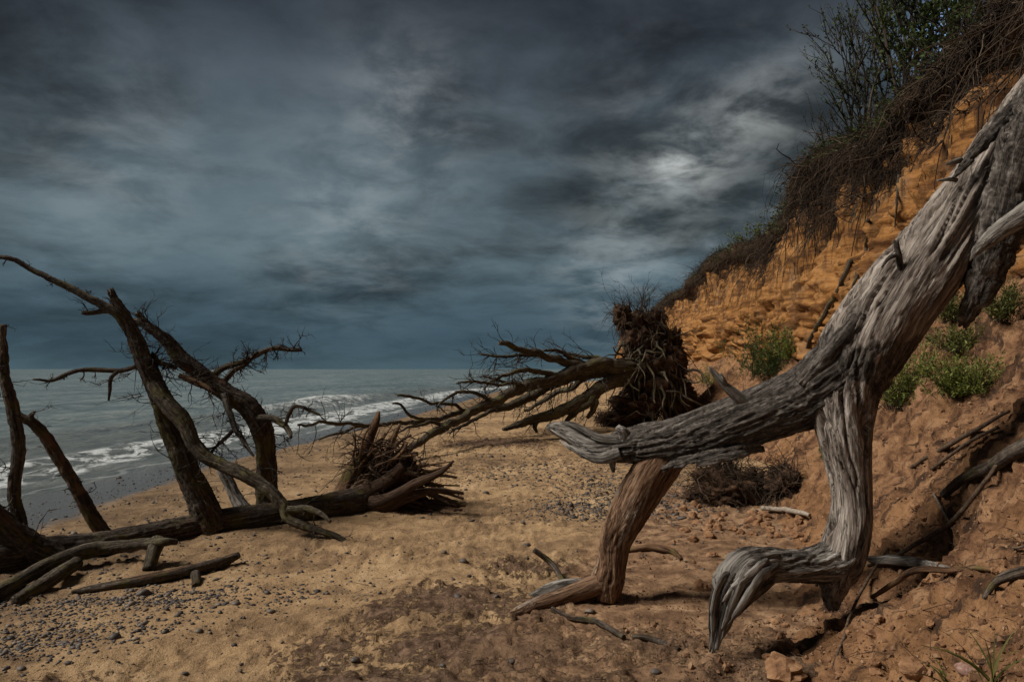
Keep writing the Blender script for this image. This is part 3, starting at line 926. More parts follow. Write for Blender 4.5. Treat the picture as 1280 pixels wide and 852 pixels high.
# ---- the dead tree leaning down from the cliff top
def build_dead_tree():
    base = P(1055, 700, 4.62)
    root = empty('dead_tree', (6.1, 6.0, 5.9))
    tag(root, 'bleached dead tree hanging down from the cliff top, propped on two bent limbs', 'tree')

    def trunk_bark(V, rest):
        # bark is left on one side of the trunk and round the fork; the rest is bare
        n = fbm(rest * np.array((3, 3, 1.2)), 3, 61)
        side = 0.25 + 0.7 * (n - 0.5)
        fork = np.exp(-((V[:, 2] - 1.72) / 0.20) ** 2) * 0.55
        return np.clip(side + fork, 0, 1)

    def trunk_disp(rest, TH, SS, RR):
        k = 1 - 0.72 * sstep(SS, s_fork + 0.12, s_fork + 0.35) + 0.5 * sstep(SS, s_fork + 1.0, s_fork + 1.25)
        k = k * (0.55 + 0.9 * sstep(vnoise(rest * np.array((3.5, 3.5, 0.9)), 8), 0.3, 0.7))
        a = k * wood_disp(0.015, 26, 1.3, 0.0, 1.0)(rest, TH, SS, RR) + wood_disp(0.0, 26, 1.3, 0.12, 1.0)(rest, TH, SS, RR)
        q = rest * np.array((13, 13, 1.1))
        crack = np.abs(2 * fbm(q, 2, 71) - 1)
        a -= 0.045 * (1 - np.minimum(1, crack * 6)) * sstep(vnoise(rest * np.array((4, 4, 1.0)), 5), 0.3, 0.55)
        return a
    spec = [(1560, -170, 6.3, 62), (1440, -40, 5.75, 58), (1350, 84, 5.35, 50), (1268, 192, 5.1, 48), (1192, 292, 4.95, 47), (1128, 368, 4.85, 48), (1076, 438, 4.80, 50), (1056, 495, 4.76, 39),
            (1056, 560, 4.72, 30), (1063, 615, 4.68, 24), (1062, 655, 4.64, 26), (1050, 700, 4.62, 27), (1042, 735, 4.62, 16), (1040, 762, 4.62, 6)]
    pts, rad = chain(spec)
    s_fork = float(np.linalg.norm(np.diff(pts[:8], axis=0), axis=1).sum())
    V, F, rest, C = tube(pts, rad, 156, 0.0120, trunk_disp, 1.0, 0.55, True, 0.03, 1.0)
    mkmesh('trunk', V, F, M['hero'], root, {'rest': rest, 'bark': trunk_bark(V, rest)})

    def limb_bark(V, rest):
        n = fbm(rest * np.array((4, 4, 1.5)), 3, 62)
        return np.clip(0.85 + 1.0 * (n - 0.5) - 0.9 * sstep(-V[:, 2], -1.25, -0.95) * sstep(V[:, 0], 1.2, 1.5), 0, 1)
    limb('limb', [(1075, 448, 4.85, 46), (1040, 478, 4.83, 44), (1005, 497, 4.9, 37), (945, 519, 5.0, 33), (890, 538, 5.15, 30), (840, 551, 5.3, 27), (800, 555, 5.42, 23), (768, 558, 5.5, 17)],
         M['hero_grey'], root, 150, 0.010, 0.022, 24, 3.0, 0.12, seed=2.0, twist=0.5, barkfn=limb_bark)
    limb('limb_tip', [(812, 552, 5.42, 20), (785, 557, 5.46, 20), (760, 560, 5.5, 17), (735, 555, 5.56, 14), (710, 542, 5.62, 10), (692, 534, 5.66, 7), (683, 533, 5.68, 2)],
         M['hero_grey'], root, 72, 0.010, 0.014, 26, 2.2, 0.06, bark=0.0, seed=3.0, flat=0.8, twist=1.2)
    limb('limb_prong', [(790, 546, 5.38, 6), (770, 549, 5.40, 5), (748, 546, 5.45, 5), (728, 536, 5.52, 4), (712, 529, 5.58, 3), (700, 527, 5.62, 1)],
         M['hero_grey'], root, 20, 0.010, 0.005, 30, 2.2, 0.2, bark=0.0, seed=3.5, flat=0.5)
    limb('limb_prong', [(775, 566, 5.36, 9), (752, 573, 5.38, 7), (730, 568, 5.44, 5), (712, 558, 5.5, 3), (700, 550, 5.55, 1)],
         M['hero_grey'], root, 24, 0.010, 0.008, 30, 2.2, 0.2, bark=0.0, seed=3.7, flat=0.6)
    limb('snag', [(782, 552, 5.40, 7), (779, 540, 5.37, 6), (772, 533, 5.36, 3)], M['hero_grey'], root, 18, 0.008, 0.008, 30, 6, 0.3, bark=0.3, seed=3.8, jag=0.03)
    limb('leg', [(850, 560, 5.30, 17), (830, 575, 5.36, 25), (808, 604, 5.42, 26), (786, 640, 5.48, 24), (770, 672, 5.5, 20), (766, 700, 5.5, 18), (760, 724, 5.52, 21), (757, 748, 5.52, 17)],
         M['hero_brown'], root, 96, 0.012, 0.013, 20, 2.2, 0.09, bark=0.05, seed=4.0, twist=0.7)
    limb('foot', [(766, 722, 5.5, 15), (740, 733, 5.48, 13), (705, 745, 5.4, 11), (668, 757, 5.3, 9), (638, 767, 5.25, 4)],
         M['hero_brown'], root, 40, 0.016, 0.006, 24, 2.2, 0.08, bark=0.0, seed=5.0)
    limb('foot', [(748, 735, 5.55, 8), (715, 732, 5.6, 9), (690, 735, 5.62, 7), (655, 749, 5.6, 2)],
         M['hero_grey'], root, 28, 0.016, 0.006, 24, 2.2, 0.08, bark=0.3, seed=5.5, flat=0.6)
    # elbow limb: out from the lower trunk, breaking down into splinters
    elbow, _ = limb('leg', [(1066, 672, 4.62, 20), (1048, 697, 4.61, 26), (1012, 706, 4.57, 21), (975, 707, 4.52, 20), (950, 706, 4.48, 22), (930, 712, 4.44, 24), (914, 728, 4.41, 22), (906, 745, 4.39, 13), (902, 758, 4.38, 5)],
         M['hero_grey'], root, 110, 0.0095, 0.022, 20, 1.7, 0.10, seed=6.0, twist=0.9, jag=0.07,
         barkfn=lambda V, r: np.clip(0.45 + 1.3 * (fbm(r * np.array((5, 5, 2)), 3, 64) - 0.5) + 0.25 * np.exp(-((V[:, 0] - 1.5) / 0.12) ** 2), 0, 1))
    rsp = np.random.default_rng(66)
    for k in range(26):
        u = k / 25
        x0, y0 = 962 - 62 * u + rsp.uniform(-5, 5), 706 + 10 * abs(u - 0.4) * 2 + rsp.uniform(-5, 8)
        ln = (0.45 + 0.75 * u) * rsp.uniform(0.65, 1.1) if k % 3 else (0.6 + 0.6 * u)
        x1 = 888 + (x0 - 900) * 0.42 + rsp.uniform(-4, 4)
        y1 = min(818, y0 + 98 * ln)
        Y0 = 4.42 + rsp.uniform(-0.11, 0.06)
        w = rsp.uniform(4, 9)
        bow = rsp.uniform(-7, 4)
        limb('splinter', [(x0 + 14, y0 - 4, Y0 + 0.05, w * 0.7), (x0, y0 + 6, Y0, w), (0.6 * x0 + 0.4 * x1 + bow, 0.6 * y0 + 0.4 * y1, Y0 - 0.03, w * 0.9), (0.25 * x0 + 0.75 * x1 + bow * 0.6, 0.25 * y0 + 0.75 * y1, Y0 - 0.04, w * 0.55), (x1, y1, Y0 - 0.05, 0.8)],
             M['hero_grey'], elbow, 16, 0.012, 0.006, 30, 2.0, 0.2, bark=0.1 if k % 4 else 0.9, seed=7 + k, flat=0.5, kink=0.02)
    limb('splinter', [(925, 735, 4.36, 8), (912, 765, 4.34, 8), (900, 795, 4.34, 5), (888, 820, 4.34, 1)], M['hero_grey'], elbow, 20, 0.012, 0.008, 28, 2.0, 0.2, bark=0.1, seed=40, flat=0.6)
    # big slab of bark peeling from the upper trunk, and a thin one on its upper side
    limb('bark_slab', [(1360, 75, 5.0, 48), (1296, 160, 4.80, 36), (1268, 225, 4.72, 31), (1252, 290, 4.68, 26), (1232, 345, 4.67, 20), (1213, 385, 4.68, 13), (1203, 407, 4.70, 4)],
         M['hero_grey'], root, 84, 0.011, 0.020, 26, 4.0, 0.12, bark=1.0, seed=12, flat=0.42, twist=0.1, jag=0.06)
    limb('bark_strip', [(1160, 300, 4.84, 3), (1118, 345, 4.74, 6), (1085, 385, 4.68, 9), (1050, 425, 4.65, 11), (1026, 452, 4.66, 10), (1000, 480, 4.72, 5)],
         M['hero_grey'], root, 36, 0.012, 0.012, 28, 4.0, 0.10, bark=1.0, seed=13, flat=0.6)
    limb('bark_strip', [(1300, 95, 5.05, 9), (1262, 140, 4.95, 10), (1232, 175, 4.86, 9), (1204, 206, 4.80, 5), (1190, 222, 4.78, 1.5)],
         M['hero_grey'], root, 30, 0.012, 0.012, 28, 4.0, 0.10, bark=1.0, seed=14, flat=0.5)
    # broken snags
    limb('snag', [(1330, 235, 4.6, 13), (1282, 268, 4.55, 14), (1245, 292, 4.52, 11), (1222, 312, 4.5, 6), (1212, 326, 4.5, 1)], M['hero_grey'], root, 36, 0.010, 0.006, 30, 2, 0.08, bark=0.0, seed=16, flat=0.6)
    limb('snag', [(936, 507, 4.95, 9), (920, 494, 4.93, 8), (907, 482, 4.92, 5.5), (897, 470, 4.92, 4.5), (888, 461, 4.92, 3)], M['hero_grey'], root, 24, 0.008, 0.006, 30, 2, 0.2, bark=0.1, seed=17, jag=0.05)
    limb('snag', [(908, 484, 4.92, 3.5), (903, 474, 4.9, 3), (901, 466, 4.9, 1)], M['hero_grey'], root, 14, 0.008, 0.003, 30, 2, 0.2, bark=0.1, seed=17.5)
    limb('snag', [(1128, 350, 4.72, 4), (1124, 325, 4.68, 4), (1120, 300, 4.66, 3)], M['hero_grey'], root, 14, 0.012, 0.003, bark=1, seed=18)
    limb('snag', [(1126, 318, 4.68, 2.5), (1112, 322, 4.66, 2.5), (1102, 334, 4.65, 1)], M['hero_grey'], root, 10, 0.012, 0.002, bark=1, seed=19)
    limb('snag', [(1195, 225, 4.85, 3), (1186, 224, 4.8, 2.5), (1172, 226, 4.78, 1)], M['hero_grey'], root, 10, 0.012, 0.002, bark=.2, seed=20)
    limb('snag', [(1200, 200, 4.85, 4), (1190, 203, 4.8, 3), (1182, 206, 4.78, 1)], M['hero_grey'], root, 10, 0.012, 0.002, bark=.2, seed=20.5)
    limb('snag', [(772, 562, 5.45, 6), (766, 576, 5.4, 5), (767, 590, 5.38, 2)], M['hero_grey'], root, 16, 0.012, 0.004, bark=0, seed=21)
    limb('bark_plate', [(965, 545, 4.9, 4), (910, 562, 4.97, 6), (860, 575, 5.08, 6), (828, 586, 5.2, 3)], M['hero_grey'], root, 36, 0.012, 0.014, 26, 4, 0.1, bark=1.0, seed=22, flat=0.5)
    limb('bark_plate', [(955, 560, 4.98, 3), (935, 564, 4.95, 6), (905, 572, 4.95, 6), (870, 580, 5.0, 4)], M['hero_grey'], root, 24, 0.012, 0.008, bark=1.0, seed=23, flat=0.4)
    # knots at the fork
    for k, (a, b, Y, r_, c2) in enumerate([(935, 512, 4.82, 14, 10), (800, 553, 5.27, 10, 9), (945, 545, 4.84, 10, 8)]):
        c = P(a, b, Y + 0.05)
        c = c + np.array((0, 0.055, -0.01))
        d = np.array((0.1, -1, 0.25)) * 0.030
        rr = r_ * Y / FPX
        V, F, rest, C = tube(np.array([c - d * 2.2, c - d, c, c + d * 0.7, c + d * 1.0]), np.array([rr * 1.3, rr * 1.2, rr * 0.95, rr * .55, rr * .1]), 40, 0.006, wood_disp(0.016, 40, 20, 0.4, 80 + k), 1.0, 0, True, 0, 80 + k)
        mkmesh('knot', V, F, M['hero_grey'], root, {'rest': rest, 'bark': np.full(len(V), 0.8)})
    # root flare up on the cliff top
    r = np.random.default_rng(5)
    bag = Bag()
    top = P(1560, -170, 6.3)
    for i in range(14):
        d = np.array((1.0, 0.3, 0.35)) + 1.1 * rvec(r)
        twig_spray(bag, top, d, r.uniform(0.8, 1.6), 0.07, r, 1, 7, 0.1)
    tag(bag.build('roots', M['root'], root), kind='stuff')
    return root


build_dead_tree()


# ---- the fallen tree on the sand with its root plate
def build_fallen_tree():
    g = lambda px, py: G(px, py)
    # log: from its contact line with the sand
    cl = [(-150, 742, 24), (-60, 724, 22), (20, 709, 20), (130, 693, 17), (250, 668, 16), (350, 654, 16), (430, 643, 18), (470, 637, 21)]
    pts, rad = [], []
    for px, py, rp in cl:
        q = G(px, py)
        r_ = rp * q[1] / FPX
        pts.append(q + np.array((0, r_ * 0.45, r_ * 0.62)))
        rad.append(r_)
    pts, rad = np.array(pts), np.array(rad)
    root = empty('fallen_tree', pts[-1] - np.array((0, 0, rad[-1])))
    tag(root, 'dark fallen tree lying near the water with bare upright limbs and a root plate', 'tree')
    limb('trunk', None, M['bark'], root, 56, 0.018, 0.018, 22, 3.2, 0.09, seed=31, twist=0.2, world=(pts, rad),
         barkfn=lambda V, r: np.clip(0.95 + 0.5 * (fbm(r * 3, 3, 9) - 0.5), 0, 1))
    yl = lambda px: float(np.interp(px, [c[0] for c in cl], pts[:, 1]))
    tw = Bag()
    r = np.random.default_rng(11)
    B = []

    def L(spec, dy0, dy1, base, nr=20, amp=0.006, bark=0.75, step=0.02, tws=0, tl=(0.08, 0.28), kink=0.02, mat='bark', seed=None, name='limb', jag=0.0):
        Y0 = yl(base)
        n = len(spec)
        sp = [(a, b, Y0 + dy0 + (dy1 - dy0) * i / (n - 1), rp * 0.86) for i, (a, b, rp) in enumerate(spec)]
        sd = 32 + len(B) * 1.3
        o, C = limb(name, sp, M[mat], root, int(nr * 1.3), step * 0.8, amp * 1.7, 34, 8, 0.24, bark, sd, 1.0, 0.5, max(jag, 0.02), kink * 2.4)
        B.append(C)
        for _ in range(int(tws * 4 + 2)):
            i = int(r.integers(len(C) // 8, len(C) - 1))
            t_ = C[min(i + 1, len(C) - 1)] - C[i - 1]
            d = rvec(r) + 0.35 * t_ / (np.linalg.norm(t_) + 1e-9)
            twig_spray(tw, C[i], d, r.uniform(*tl) * 1.25, r.uniform(0.0055, 0.011), r, 2, 3, 0.02, 0.9, 0.4, (1, 4), 4)
        return C
    L([(268, 662, 24), (258, 640, 20), (236, 590, 17), (216, 540, 15.5), (203, 505, 14.5), (181, 455, 11.5), (160, 405, 9), (146, 380, 7), (138, 363, 5)], 0.0, -0.25, 265, 40, 0.010, 0.6, tws=9, jag=0.05)
    L([(160, 412, 6), (148, 394, 7), (128, 382, 6.5), (108, 371, 5.5), (70, 351, 4.5), (40, 337, 4), (15, 323, 3.5), (-25, 320, 2.5)], -0.2, -0.45, 265, 14, 0.004, tws=3, tl=(0.04, 0.1))
    L([(135, 388, 5), (120, 389, 4), (103, 390, 3)], -0.2, -0.3, 265, 10, 0.003)
    L([(186, 470, 9), (205, 500, 12), (228, 525, 12.5), (248, 560, 11), (275, 580, 10), (305, 592, 9.5), (335, 612, 9), (354, 632, 8.5), (362, 650, 7), (395, 661, 5), (420, 670, 4), (438, 682, 2.5)], -0.15, -0.75, 265, 26, 0.006, 0.8, tws=6, mat='bark_mid')
    L([(360, 636, 5), (378, 635, 5), (398, 640, 4), (413, 652, 2)], -0.6, -0.8, 265, 12, 0.003, mat='bark_mid')
    L([(340, 645, 18), (334, 610, 15), (333, 575, 14.5), (327, 535, 15), (310, 508, 14), (283, 490, 12.5), (252, 468, 12), (228, 448, 11), (212, 428, 9), (198, 415, 7.5), (184, 405, 6.5), (172, 390, 4)], 0.15, -0.1, 340, 34, 0.009, 0.75, tws=14, jag=0.03)
    L([(184, 408, 5), (172, 404, 5), (158, 404, 4)], 0.0, 0.0, 340, 10, 0.003)
    L([(182, 408, 4), (178, 398, 3), (181, 396, 2)], 0.0, 0.0, 340, 8, 0.002)
    L([(262, 474, 5), (278, 460, 5), (300, 452, 4.5), (320, 443, 4), (342, 436, 3.5), (362, 438, 3), (377, 437, 3.5)], 0.1, 0.3, 340, 12, 0.003, tws=9, tl=(0.06, 0.18))
    L([(278, 480, 4), (290, 464, 4), (305, 456, 3), (322, 440, 2.5)], 0.1, 0.2, 340, 8, 0.002, tws=4, tl=(0.06, 0.15))
    L([(322, 523, 6), (342, 523, 5), (355, 531, 4.5), (362, 540, 4), (364, 547, 2)], 0.0, -0.25, 340, 12, 0.003, mat='bark_mid')
    L([(356, 533, 3), (361, 518, 3), (368, 507, 2.6), (384, 512, 2.5), (400, 518, 1.5)], -0.15, -0.2, 340, 8, 0.002, tws=4, tl=(0.05, 0.12))
    L([(280, 492, 5), (287, 515, 5), (293, 535, 4.5), (305, 552, 3.5), (318, 569, 1.5)], -0.1, -0.35, 340, 12, 0.003, 0.1, tws=5, tl=(0.06, 0.2), mat='hero_grey')
    L([(293, 536, 3), (280, 548, 3), (268, 560, 2), (255, 575, 1.5)], -0.2, -0.4, 340, 8, 0.002, tws=3)
    L([(30, 690, 10), (27, 660, 8.5), (18, 615, 8), (24, 560, 9), (17, 515, 8), (6, 475, 7), (3, 440, 5), (4, 406, 4)], 0.1, 0.0, 30, 20, 0.006, 0.6, tws=3, tl=(0.06, 0.15))
    L([(140, 678, 11), (122, 657, 9.5), (102, 622, 9), (78, 580, 9), (56, 545, 8.5), (40, 527, 7.5), (24, 520, 6)], 0.25, 0.05, 125, 22, 0.007, 0.5, tws=4, tl=(0.05, 0.15))
    L([(40, 527, 5), (38, 520, 4), (44, 514, 2)], 0.05, 0.05, 125, 8, 0.002)
    L([(70, 700, 22), (40, 686, 20), (8, 662, 17), (-30, 625, 16), (-80, 570, 14), (-130, 500, 11)], 0.0, -0.5, 40, 30, 0.010, 0.8, tws=4)
    L([(182, 452, 4), (168, 460, 4), (150, 464, 3.5), (125, 463, 3.2), (100, 463, 3), (80, 469, 3), (64, 475, 2.5), (43, 473, 1.5)], -0.15, -0.5, 265, 10, 0.003, tws=2, tl=(0.05, 0.12))
    L([(146, 465, 3), (139, 474, 3), (139, 488, 2.5), (137, 500, 1.5)], -0.3, -0.3, 265, 8, 0.002)
    L([(190, 452, 3.5), (205, 455, 3.5), (222, 460, 4)], -0.1, 0.0, 265, 8, 0.002, tws=3)
    L([(186, 446, 3.5), (198, 452, 3), (190, 440, 2)], -0.1, -0.1, 265, 8, 0.002, tws=3)
    L([(312, 648, 14), (300, 628, 9.5), (289, 607, 8), (279, 588, 7), (274, 580, 5)], 0.3, 0.5, 300, 18, 0.004, 0.0, mat='hero_grey')
    L([(225, 470, 4), (240, 478, 5), (258, 484, 4), (268, 490, 2)], -0.05, -0.2, 265, 10, 0.003, 0.3, tws=4)
    for k in range(4):
        a, b, Yk = [(150, 490, 265), (195, 500, 265), (230, 565, 265), (215, 470, 265)][k]
        for j in range(3):
            twig_spray(tw, P(a + 25 + r.uniform(-8, 8), b + r.uniform(-8, 8), yl(265) - 0.15), np.array((-1.0, r.uniform(-.6, .6), r.uniform(-0.6, 0.4))), r.uniform(0.25, 0.6), 0.005, r, 2, 4, 0.0, 0.8, 0.3, (1, 3), 5)
    # root plate: a fan of broken roots
    Yh = pts[-1][1]
    hub = P(446, 614, Yh)
    rb = np.random.default_rng(21)
    plate = bpy.data.objects.new('root_plate', None)
    COL.objects.link(plate)
    plate.parent = root
    plate.empty_display_size = 0.1

    def R(spec, name='root', nr=14, amp=0.004, mat='bark', bark=0.35, sd=0):
        limb(name, spec, M[mat], plate, nr, 0.02, amp, 26, 3, 0.12, bark, 50 + sd, 0.9, 0.3, 0.0, 0.03)
    R([(425, 628, Yh, 16), (437, 600, Yh - 0.05, 12), (450, 575, Yh - 0.08, 10), (462, 548, Yh - .1, 7), (470, 527, Yh - .1, 5), (473, 514, Yh - .1, 2)], nr=26, amp=0.008, sd=1)
    R([(440, 622, Yh - .1, 14), (462, 600, Yh - .15, 10), (480, 575, Yh - .1, 7), (492, 548, Yh - .1, 4), (500, 530, Yh, 2)], nr=22, amp=0.007, sd=2)
    R([(435, 628, Yh - .15, 15), (465, 612, Yh - .3, 10), (490, 596, Yh - .35, 8), (505, 582, Yh - .35, 6)], nr=22, amp=0.007, mat='root_brown', bark=0.1, sd=3)
    R([(440, 634, Yh - .2, 14), (480, 625, Yh - .45, 8), (520, 604, Yh - .55, 6), (550, 590, Yh - .6, 4), (567, 575, Yh - .6, 1.5)], nr=18, mat='root_brown', bark=0.1, sd=4)
    R([(440, 636, Yh - .2, 13), (480, 636, Yh - .4, 8), (510, 620, Yh - .45, 7), (545, 612, Yh - .5, 4), (580, 616, Yh - .5, 2)], nr=18, mat='root_brown', bark=0.3, sd=5)
    R([(445, 610, Yh, 12), (470, 598, Yh, 8), (500, 595, Yh - .1, 7), (515, 585, Yh - .1, 5)], nr=18, sd=6)
    for i in range(130):
        a = rb.uniform(-0.25, 1.38)
        ln = rb.uniform(0.75, 1.28) * (1.0 if a < 0.5 else 0.82)
        dep = rb.uniform(-0.55, 0.35)
        d = np.array((math.cos(a), dep * 0.7, math.sin(a)))
        p0 = hub + 0.14 * rvec(rb)
        cur = rb.uniform(-0.35, 0.35)
        pp = [p0]
        sag = rb.uniform(0.05, 0.6)
        for k in range(1, 6):
            u = k / 5
            q = p0 + d * ln * u + np.array((0.1 * u * u, 0, -sag * 0.62 * u ** 2 * ln)) + 0.045 * rvec(rb) + cur * u * u * ln * np.array((-math.sin(a), 0.3, math.cos(a)))
            q[2] = max(q[2], gz(q[0], q[1]) + 0.012)
            pp.append(q)
        r0 = rb.uniform(0.020, 0.042) if i % 3 == 0 else rb.uniform(0.010, 0.022)
        limb('root', None, M['root_brown' if rb.random() < 0.5 else 'bark'], plate, 9, 0.035, 0.003, 26, 3, 0.12, 0.3, 60 + i, 0.85, 0.3, 0.0, 0.04, world=(np.array(pp), np.linspace(r0, r0 * 0.45, 6)))
    Vs, Fs, Ds = lumpy(P(492, 606, Yh + 0.08), (0.40, 0.22, 0.36), 60, 40, 0.6, 3.0, 58)
    mkmesh('soil', Vs, Fs, M['rootsoil'], plate)
    bag = Bag()
    for i in range(300):
        a = rb.uniform(-0.3, 1.5)
        rr = rb.uniform(0.2, 1.0)
        p0 = hub + np.array((math.cos(a) * rr, rb.uniform(-.4, .3), math.sin(a) * rr * 0.95 - 0.18 * rr * rr))
        p0[2] = max(p0[2], gz(p0[0], p0[1]) + 0.02)
        d = rb.choice((-1, 1)) * np.array((-math.sin(a), rb.uniform(-.5, .5), math.cos(a))) + 0.35 * np.array((math.cos(a), 0, math.sin(a) - 0.5)) + 0.6 * rvec(rb)
        twig_spray(bag, p0, d, rb.uniform(0.15, 0.5), rb.uniform(0.004, 0.010), rb, 1, 4, 0.12, 0.8, 0.45, (0, 2), 4)
    tag(bag.build('rootlets', M['root'], plate), kind='stuff')
    tag(tw.build('twigs', M['twig'], root), kind='stuff')
    return root


build_fallen_tree()


# ---- the uprooted tree further along the beach, root ball against the cliff
def build_uprooted_tree():
    YB = 21.5
    c = P(816, 468, YB)
    root = empty('uprooted_tree', (c[0], c[1], gz(c[0], c[1])))
    tag(root, 'uprooted tree with a tall earthy root ball against the cliff, limbs sprawling over the sand', 'tree')
    r = np.random.default_rng(31)
    px = YB / FPX
    # earth of the root ball: two overlapping lobes in one lump
    bag, soil = Bag(), Bag()
    for k, (lx, ly, ry, rx, rz, n, dy) in enumerate(((814, 472, 0.7, 40, 40, 800, 0), (798, 418, 0.5, 22, 34, 420, 0), (792, 508, 0.8, 34, 18, 420, -.2), (838, 448, 0.5, 20, 40, 380, .1), (778, 396, 0.4, 12, 16, 120, 0), (846, 498, 0.6, 22, 30, 300, .2), (768, 522, 0.7, 24, 9, 260, -.4), (818, 402, 0.4, 14, 16, 160, .1))):
        Vx, Fx, Dx = lumpy(P(lx, ly, YB + dy), (rx * px * 0.94, ry, rz * px * 0.94), 54, 40, 0.6, 2.8, 91 + k)
        soil.add(Vx, Fx)
        i = r.integers(0, len(Vx), n)
        d = Dx[i] * r.uniform(0.1, 0.9, n)[:, None] + 0.9 * r.normal(size=(n, 3)) + np.array((0, -0.15, -0.6))
        V2, F2, C2 = strands(Vx[i], d, np.exp(r.normal(math.log(0.5), 0.5, n)), r.uniform(0.005, 0.016, n), r, 0.22, 6, 3, 0.75)
        bag.add(V2, F2)
    ball = soil.build('root_ball', M['rootsoil'], root)
    tag(bag.build('rootlets', M['drygrass'], ball), kind='stuff')
    for i in range(84):
        a = r.uniform(0, 2 * math.pi)
        q_ = r.uniform(0.25, 1.05)
        p0 = P(812 + 40 * q_ * math.cos(a), 462 + 58 * q_ * math.sin(a), YB - 0.82 + 0.5 * q_)
        d = np.array((0.6 * math.cos(a), -0.25, -math.sin(a) * 0.6 - 0.5)) + 0.8 * rvec(r)
        pp = [p0]
        for k in range(4):
            d = d + 0.65 * rvec(r) + np.array((0, 0, -0.2))
            d /= np.linalg.norm(d)
            pp.append(pp[-1] + d * r.uniform(0.15, 0.4))
        r0 = r.uniform(0.018, 0.055)
        limb('root', None, M['bark_mid'], ball, 7, 0.06, 0.004, 20, 3, 0.1, 0.6, 100 + i, world=(np.array(pp), np.linspace(r0, 0.3 * r0, 5)))
    # briars still growing on top of the ball
    gb, lb = Bag(), Bag()
    for i in range(46):
        p0 = P(r.uniform(776, 812), r.uniform(388, 412), YB + r.uniform(-.4, .4))
        d = np.array((r.uniform(-0.8, 0.35), r.uniform(-.4, .4), 1.0))
        pts = twig_spray(gb, p0, d, r.uniform(0.4, 1.25), 0.012, r, 2, 4, 0.03, 0.8, 0.35, (1, 3), 5)
    tag(gb.build('briar_stems', M['twig'], ball), kind='stuff')
    tw = Bag()
    n_ = [0]

    def L(spec, nr=16, amp=0.010, tws=0, tl=(0.3, 0.9), kink=0.06, down=0.0):
        n_[0] += 1
        spec = [(a, b, c_, d_ * 0.8) for a, b, c_, d_ in spec]
        o, C = limb('limb', spec, M['bark_mid'], root, nr, 0.04, amp, 14, 2.5, 0.22, 0.7, 130 + n_[0], 1.0, 0.3, 0.0, kink * 2.2)
        tws = int(tws * 1.8)
        for _ in range(tws):
            i = int(r.integers(len(C) // 6, len(C) - 1))
            t_ = C[min(i + 1, len(C) - 1)] - C[i - 1]
            d = 0.8 * rvec(r) + 0.8 * t_ / (np.linalg.norm(t_) + 1e-9) + np.array((0, 0, down))
            twig_spray(tw, C[i], d, r.uniform(*tl), r.uniform(0.008, 0.018), r, 2, 4, 0.03, 0.8, 0.4, (1, 3), 5)
        return C
    L([(800, 462, 21.2, 16), (770, 458, 20.8, 15), (745, 457, 20.4, 12), (720, 462, 20.0, 10), (690, 474, 19.3, 9), (650, 485, 18.4, 8), (618, 501, 17.6, 7.5), (585, 518, 16.7, 7), (560, 532, 15.9, 6.5), (535, 546, 15.1, 6), (505, 566, 14.2, 5)], 26, 0.014, tws=10)
    L([(770, 462, 20.8, 12), (735, 466, 20.6, 9), (700, 477, 20.2, 8), (660, 496, 19.6, 7), (630, 508, 19.2, 6), (600, 512, 18.6, 5), (570, 516, 17.8, 4.5), (535, 527, 16.8, 4), (500, 528, 15.8, 3.6), (465, 532, 15.0, 3.2), (430, 530, 14.3, 2.8), (400, 528, 13.8, 2.6), (372, 532, 13.4, 1.5)], 18, 0.008, tws=12)
    L([(745, 458, 20.4, 8), (715, 455, 20.0, 7), (690, 448, 19.6, 6), (662, 439, 19.2, 5), (640, 433, 18.9, 4.5), (625, 429, 18.7, 3.5)], 14, 0.008, tws=6)
    L([(785, 470, 20.9, 14), (762, 477, 20.5, 11), (745, 490, 20.0, 10), (722, 504, 19.5, 10), (700, 513, 19.0, 9), (680, 520, 18.6, 8), (655, 530, 18.2, 6), (628, 535, 17.9, 2.5)], 22, 0.016, tws=6, down=-0.6)
    L([(745, 490, 20.0, 7), (735, 504, 19.6, 6), (722, 513, 19.3, 6), (705, 530, 19.0, 3)], 12, 0.010, tws=2, down=-0.6)
    L([(735, 495, 20.0, 7), (742, 505, 19.7, 6), (733, 520, 19.5, 3)], 12, 0.010, tws=1, down=-0.6)
    L([(672, 522, 18.5, 5), (668, 532, 18.3, 3.5), (670, 538, 18.2, 2)], 10, 0.006)
    L([(620, 506, 17.6, 4), (596, 492, 17.2, 3), (575, 489, 16.9, 2.5), (561, 496, 16.6, 2.2), (549, 507, 16.3, 1.8)], 8, 0.004, tws=5, tl=(0.15, 0.4))
    L([(590, 515, 17.6, 3), (568, 507, 17.2, 2.5), (540, 502, 16.9, 2.4), (515, 495, 16.6, 2.4), (498, 494, 16.4, 2)], 8, 0.004, tws=3, tl=(0.1, 0.25))
    L([(545, 524, 16.8, 3), (515, 520, 16.2, 2.5), (500, 506, 16, 1.8), (493, 504, 15.9, 1.2)], 8, 0.004, tws=1)
    L([(470, 531, 15.0, 3), (440, 535, 14.6, 2.4), (415, 545, 14.3, 2.0), (400, 550, 14.2, 1.4)], 8, 0.004, tws=3, tl=(0.1, 0.3))
    L([(695, 470, 19.4, 5), (665, 462, 18.9, 4), (640, 465, 18.5, 3.4), (616, 475, 18.2, 2.6), (605, 487, 18.0, 1.5)], 10, 0.005, tws=9)
    L([(720, 458, 20.0, 4), (690, 446, 19.8, 3.5), (660, 444, 19.5, 3), (630, 445, 19.2, 2.4), (600, 442, 19.0, 1.5)], 8, 0.004, tws=12)
    L([(735, 455, 20.2, 4), (712, 447, 20.0, 3.5), (698, 438, 19.8, 3), (680, 438, 19.6, 2)], 8, 0.004, tws=4)
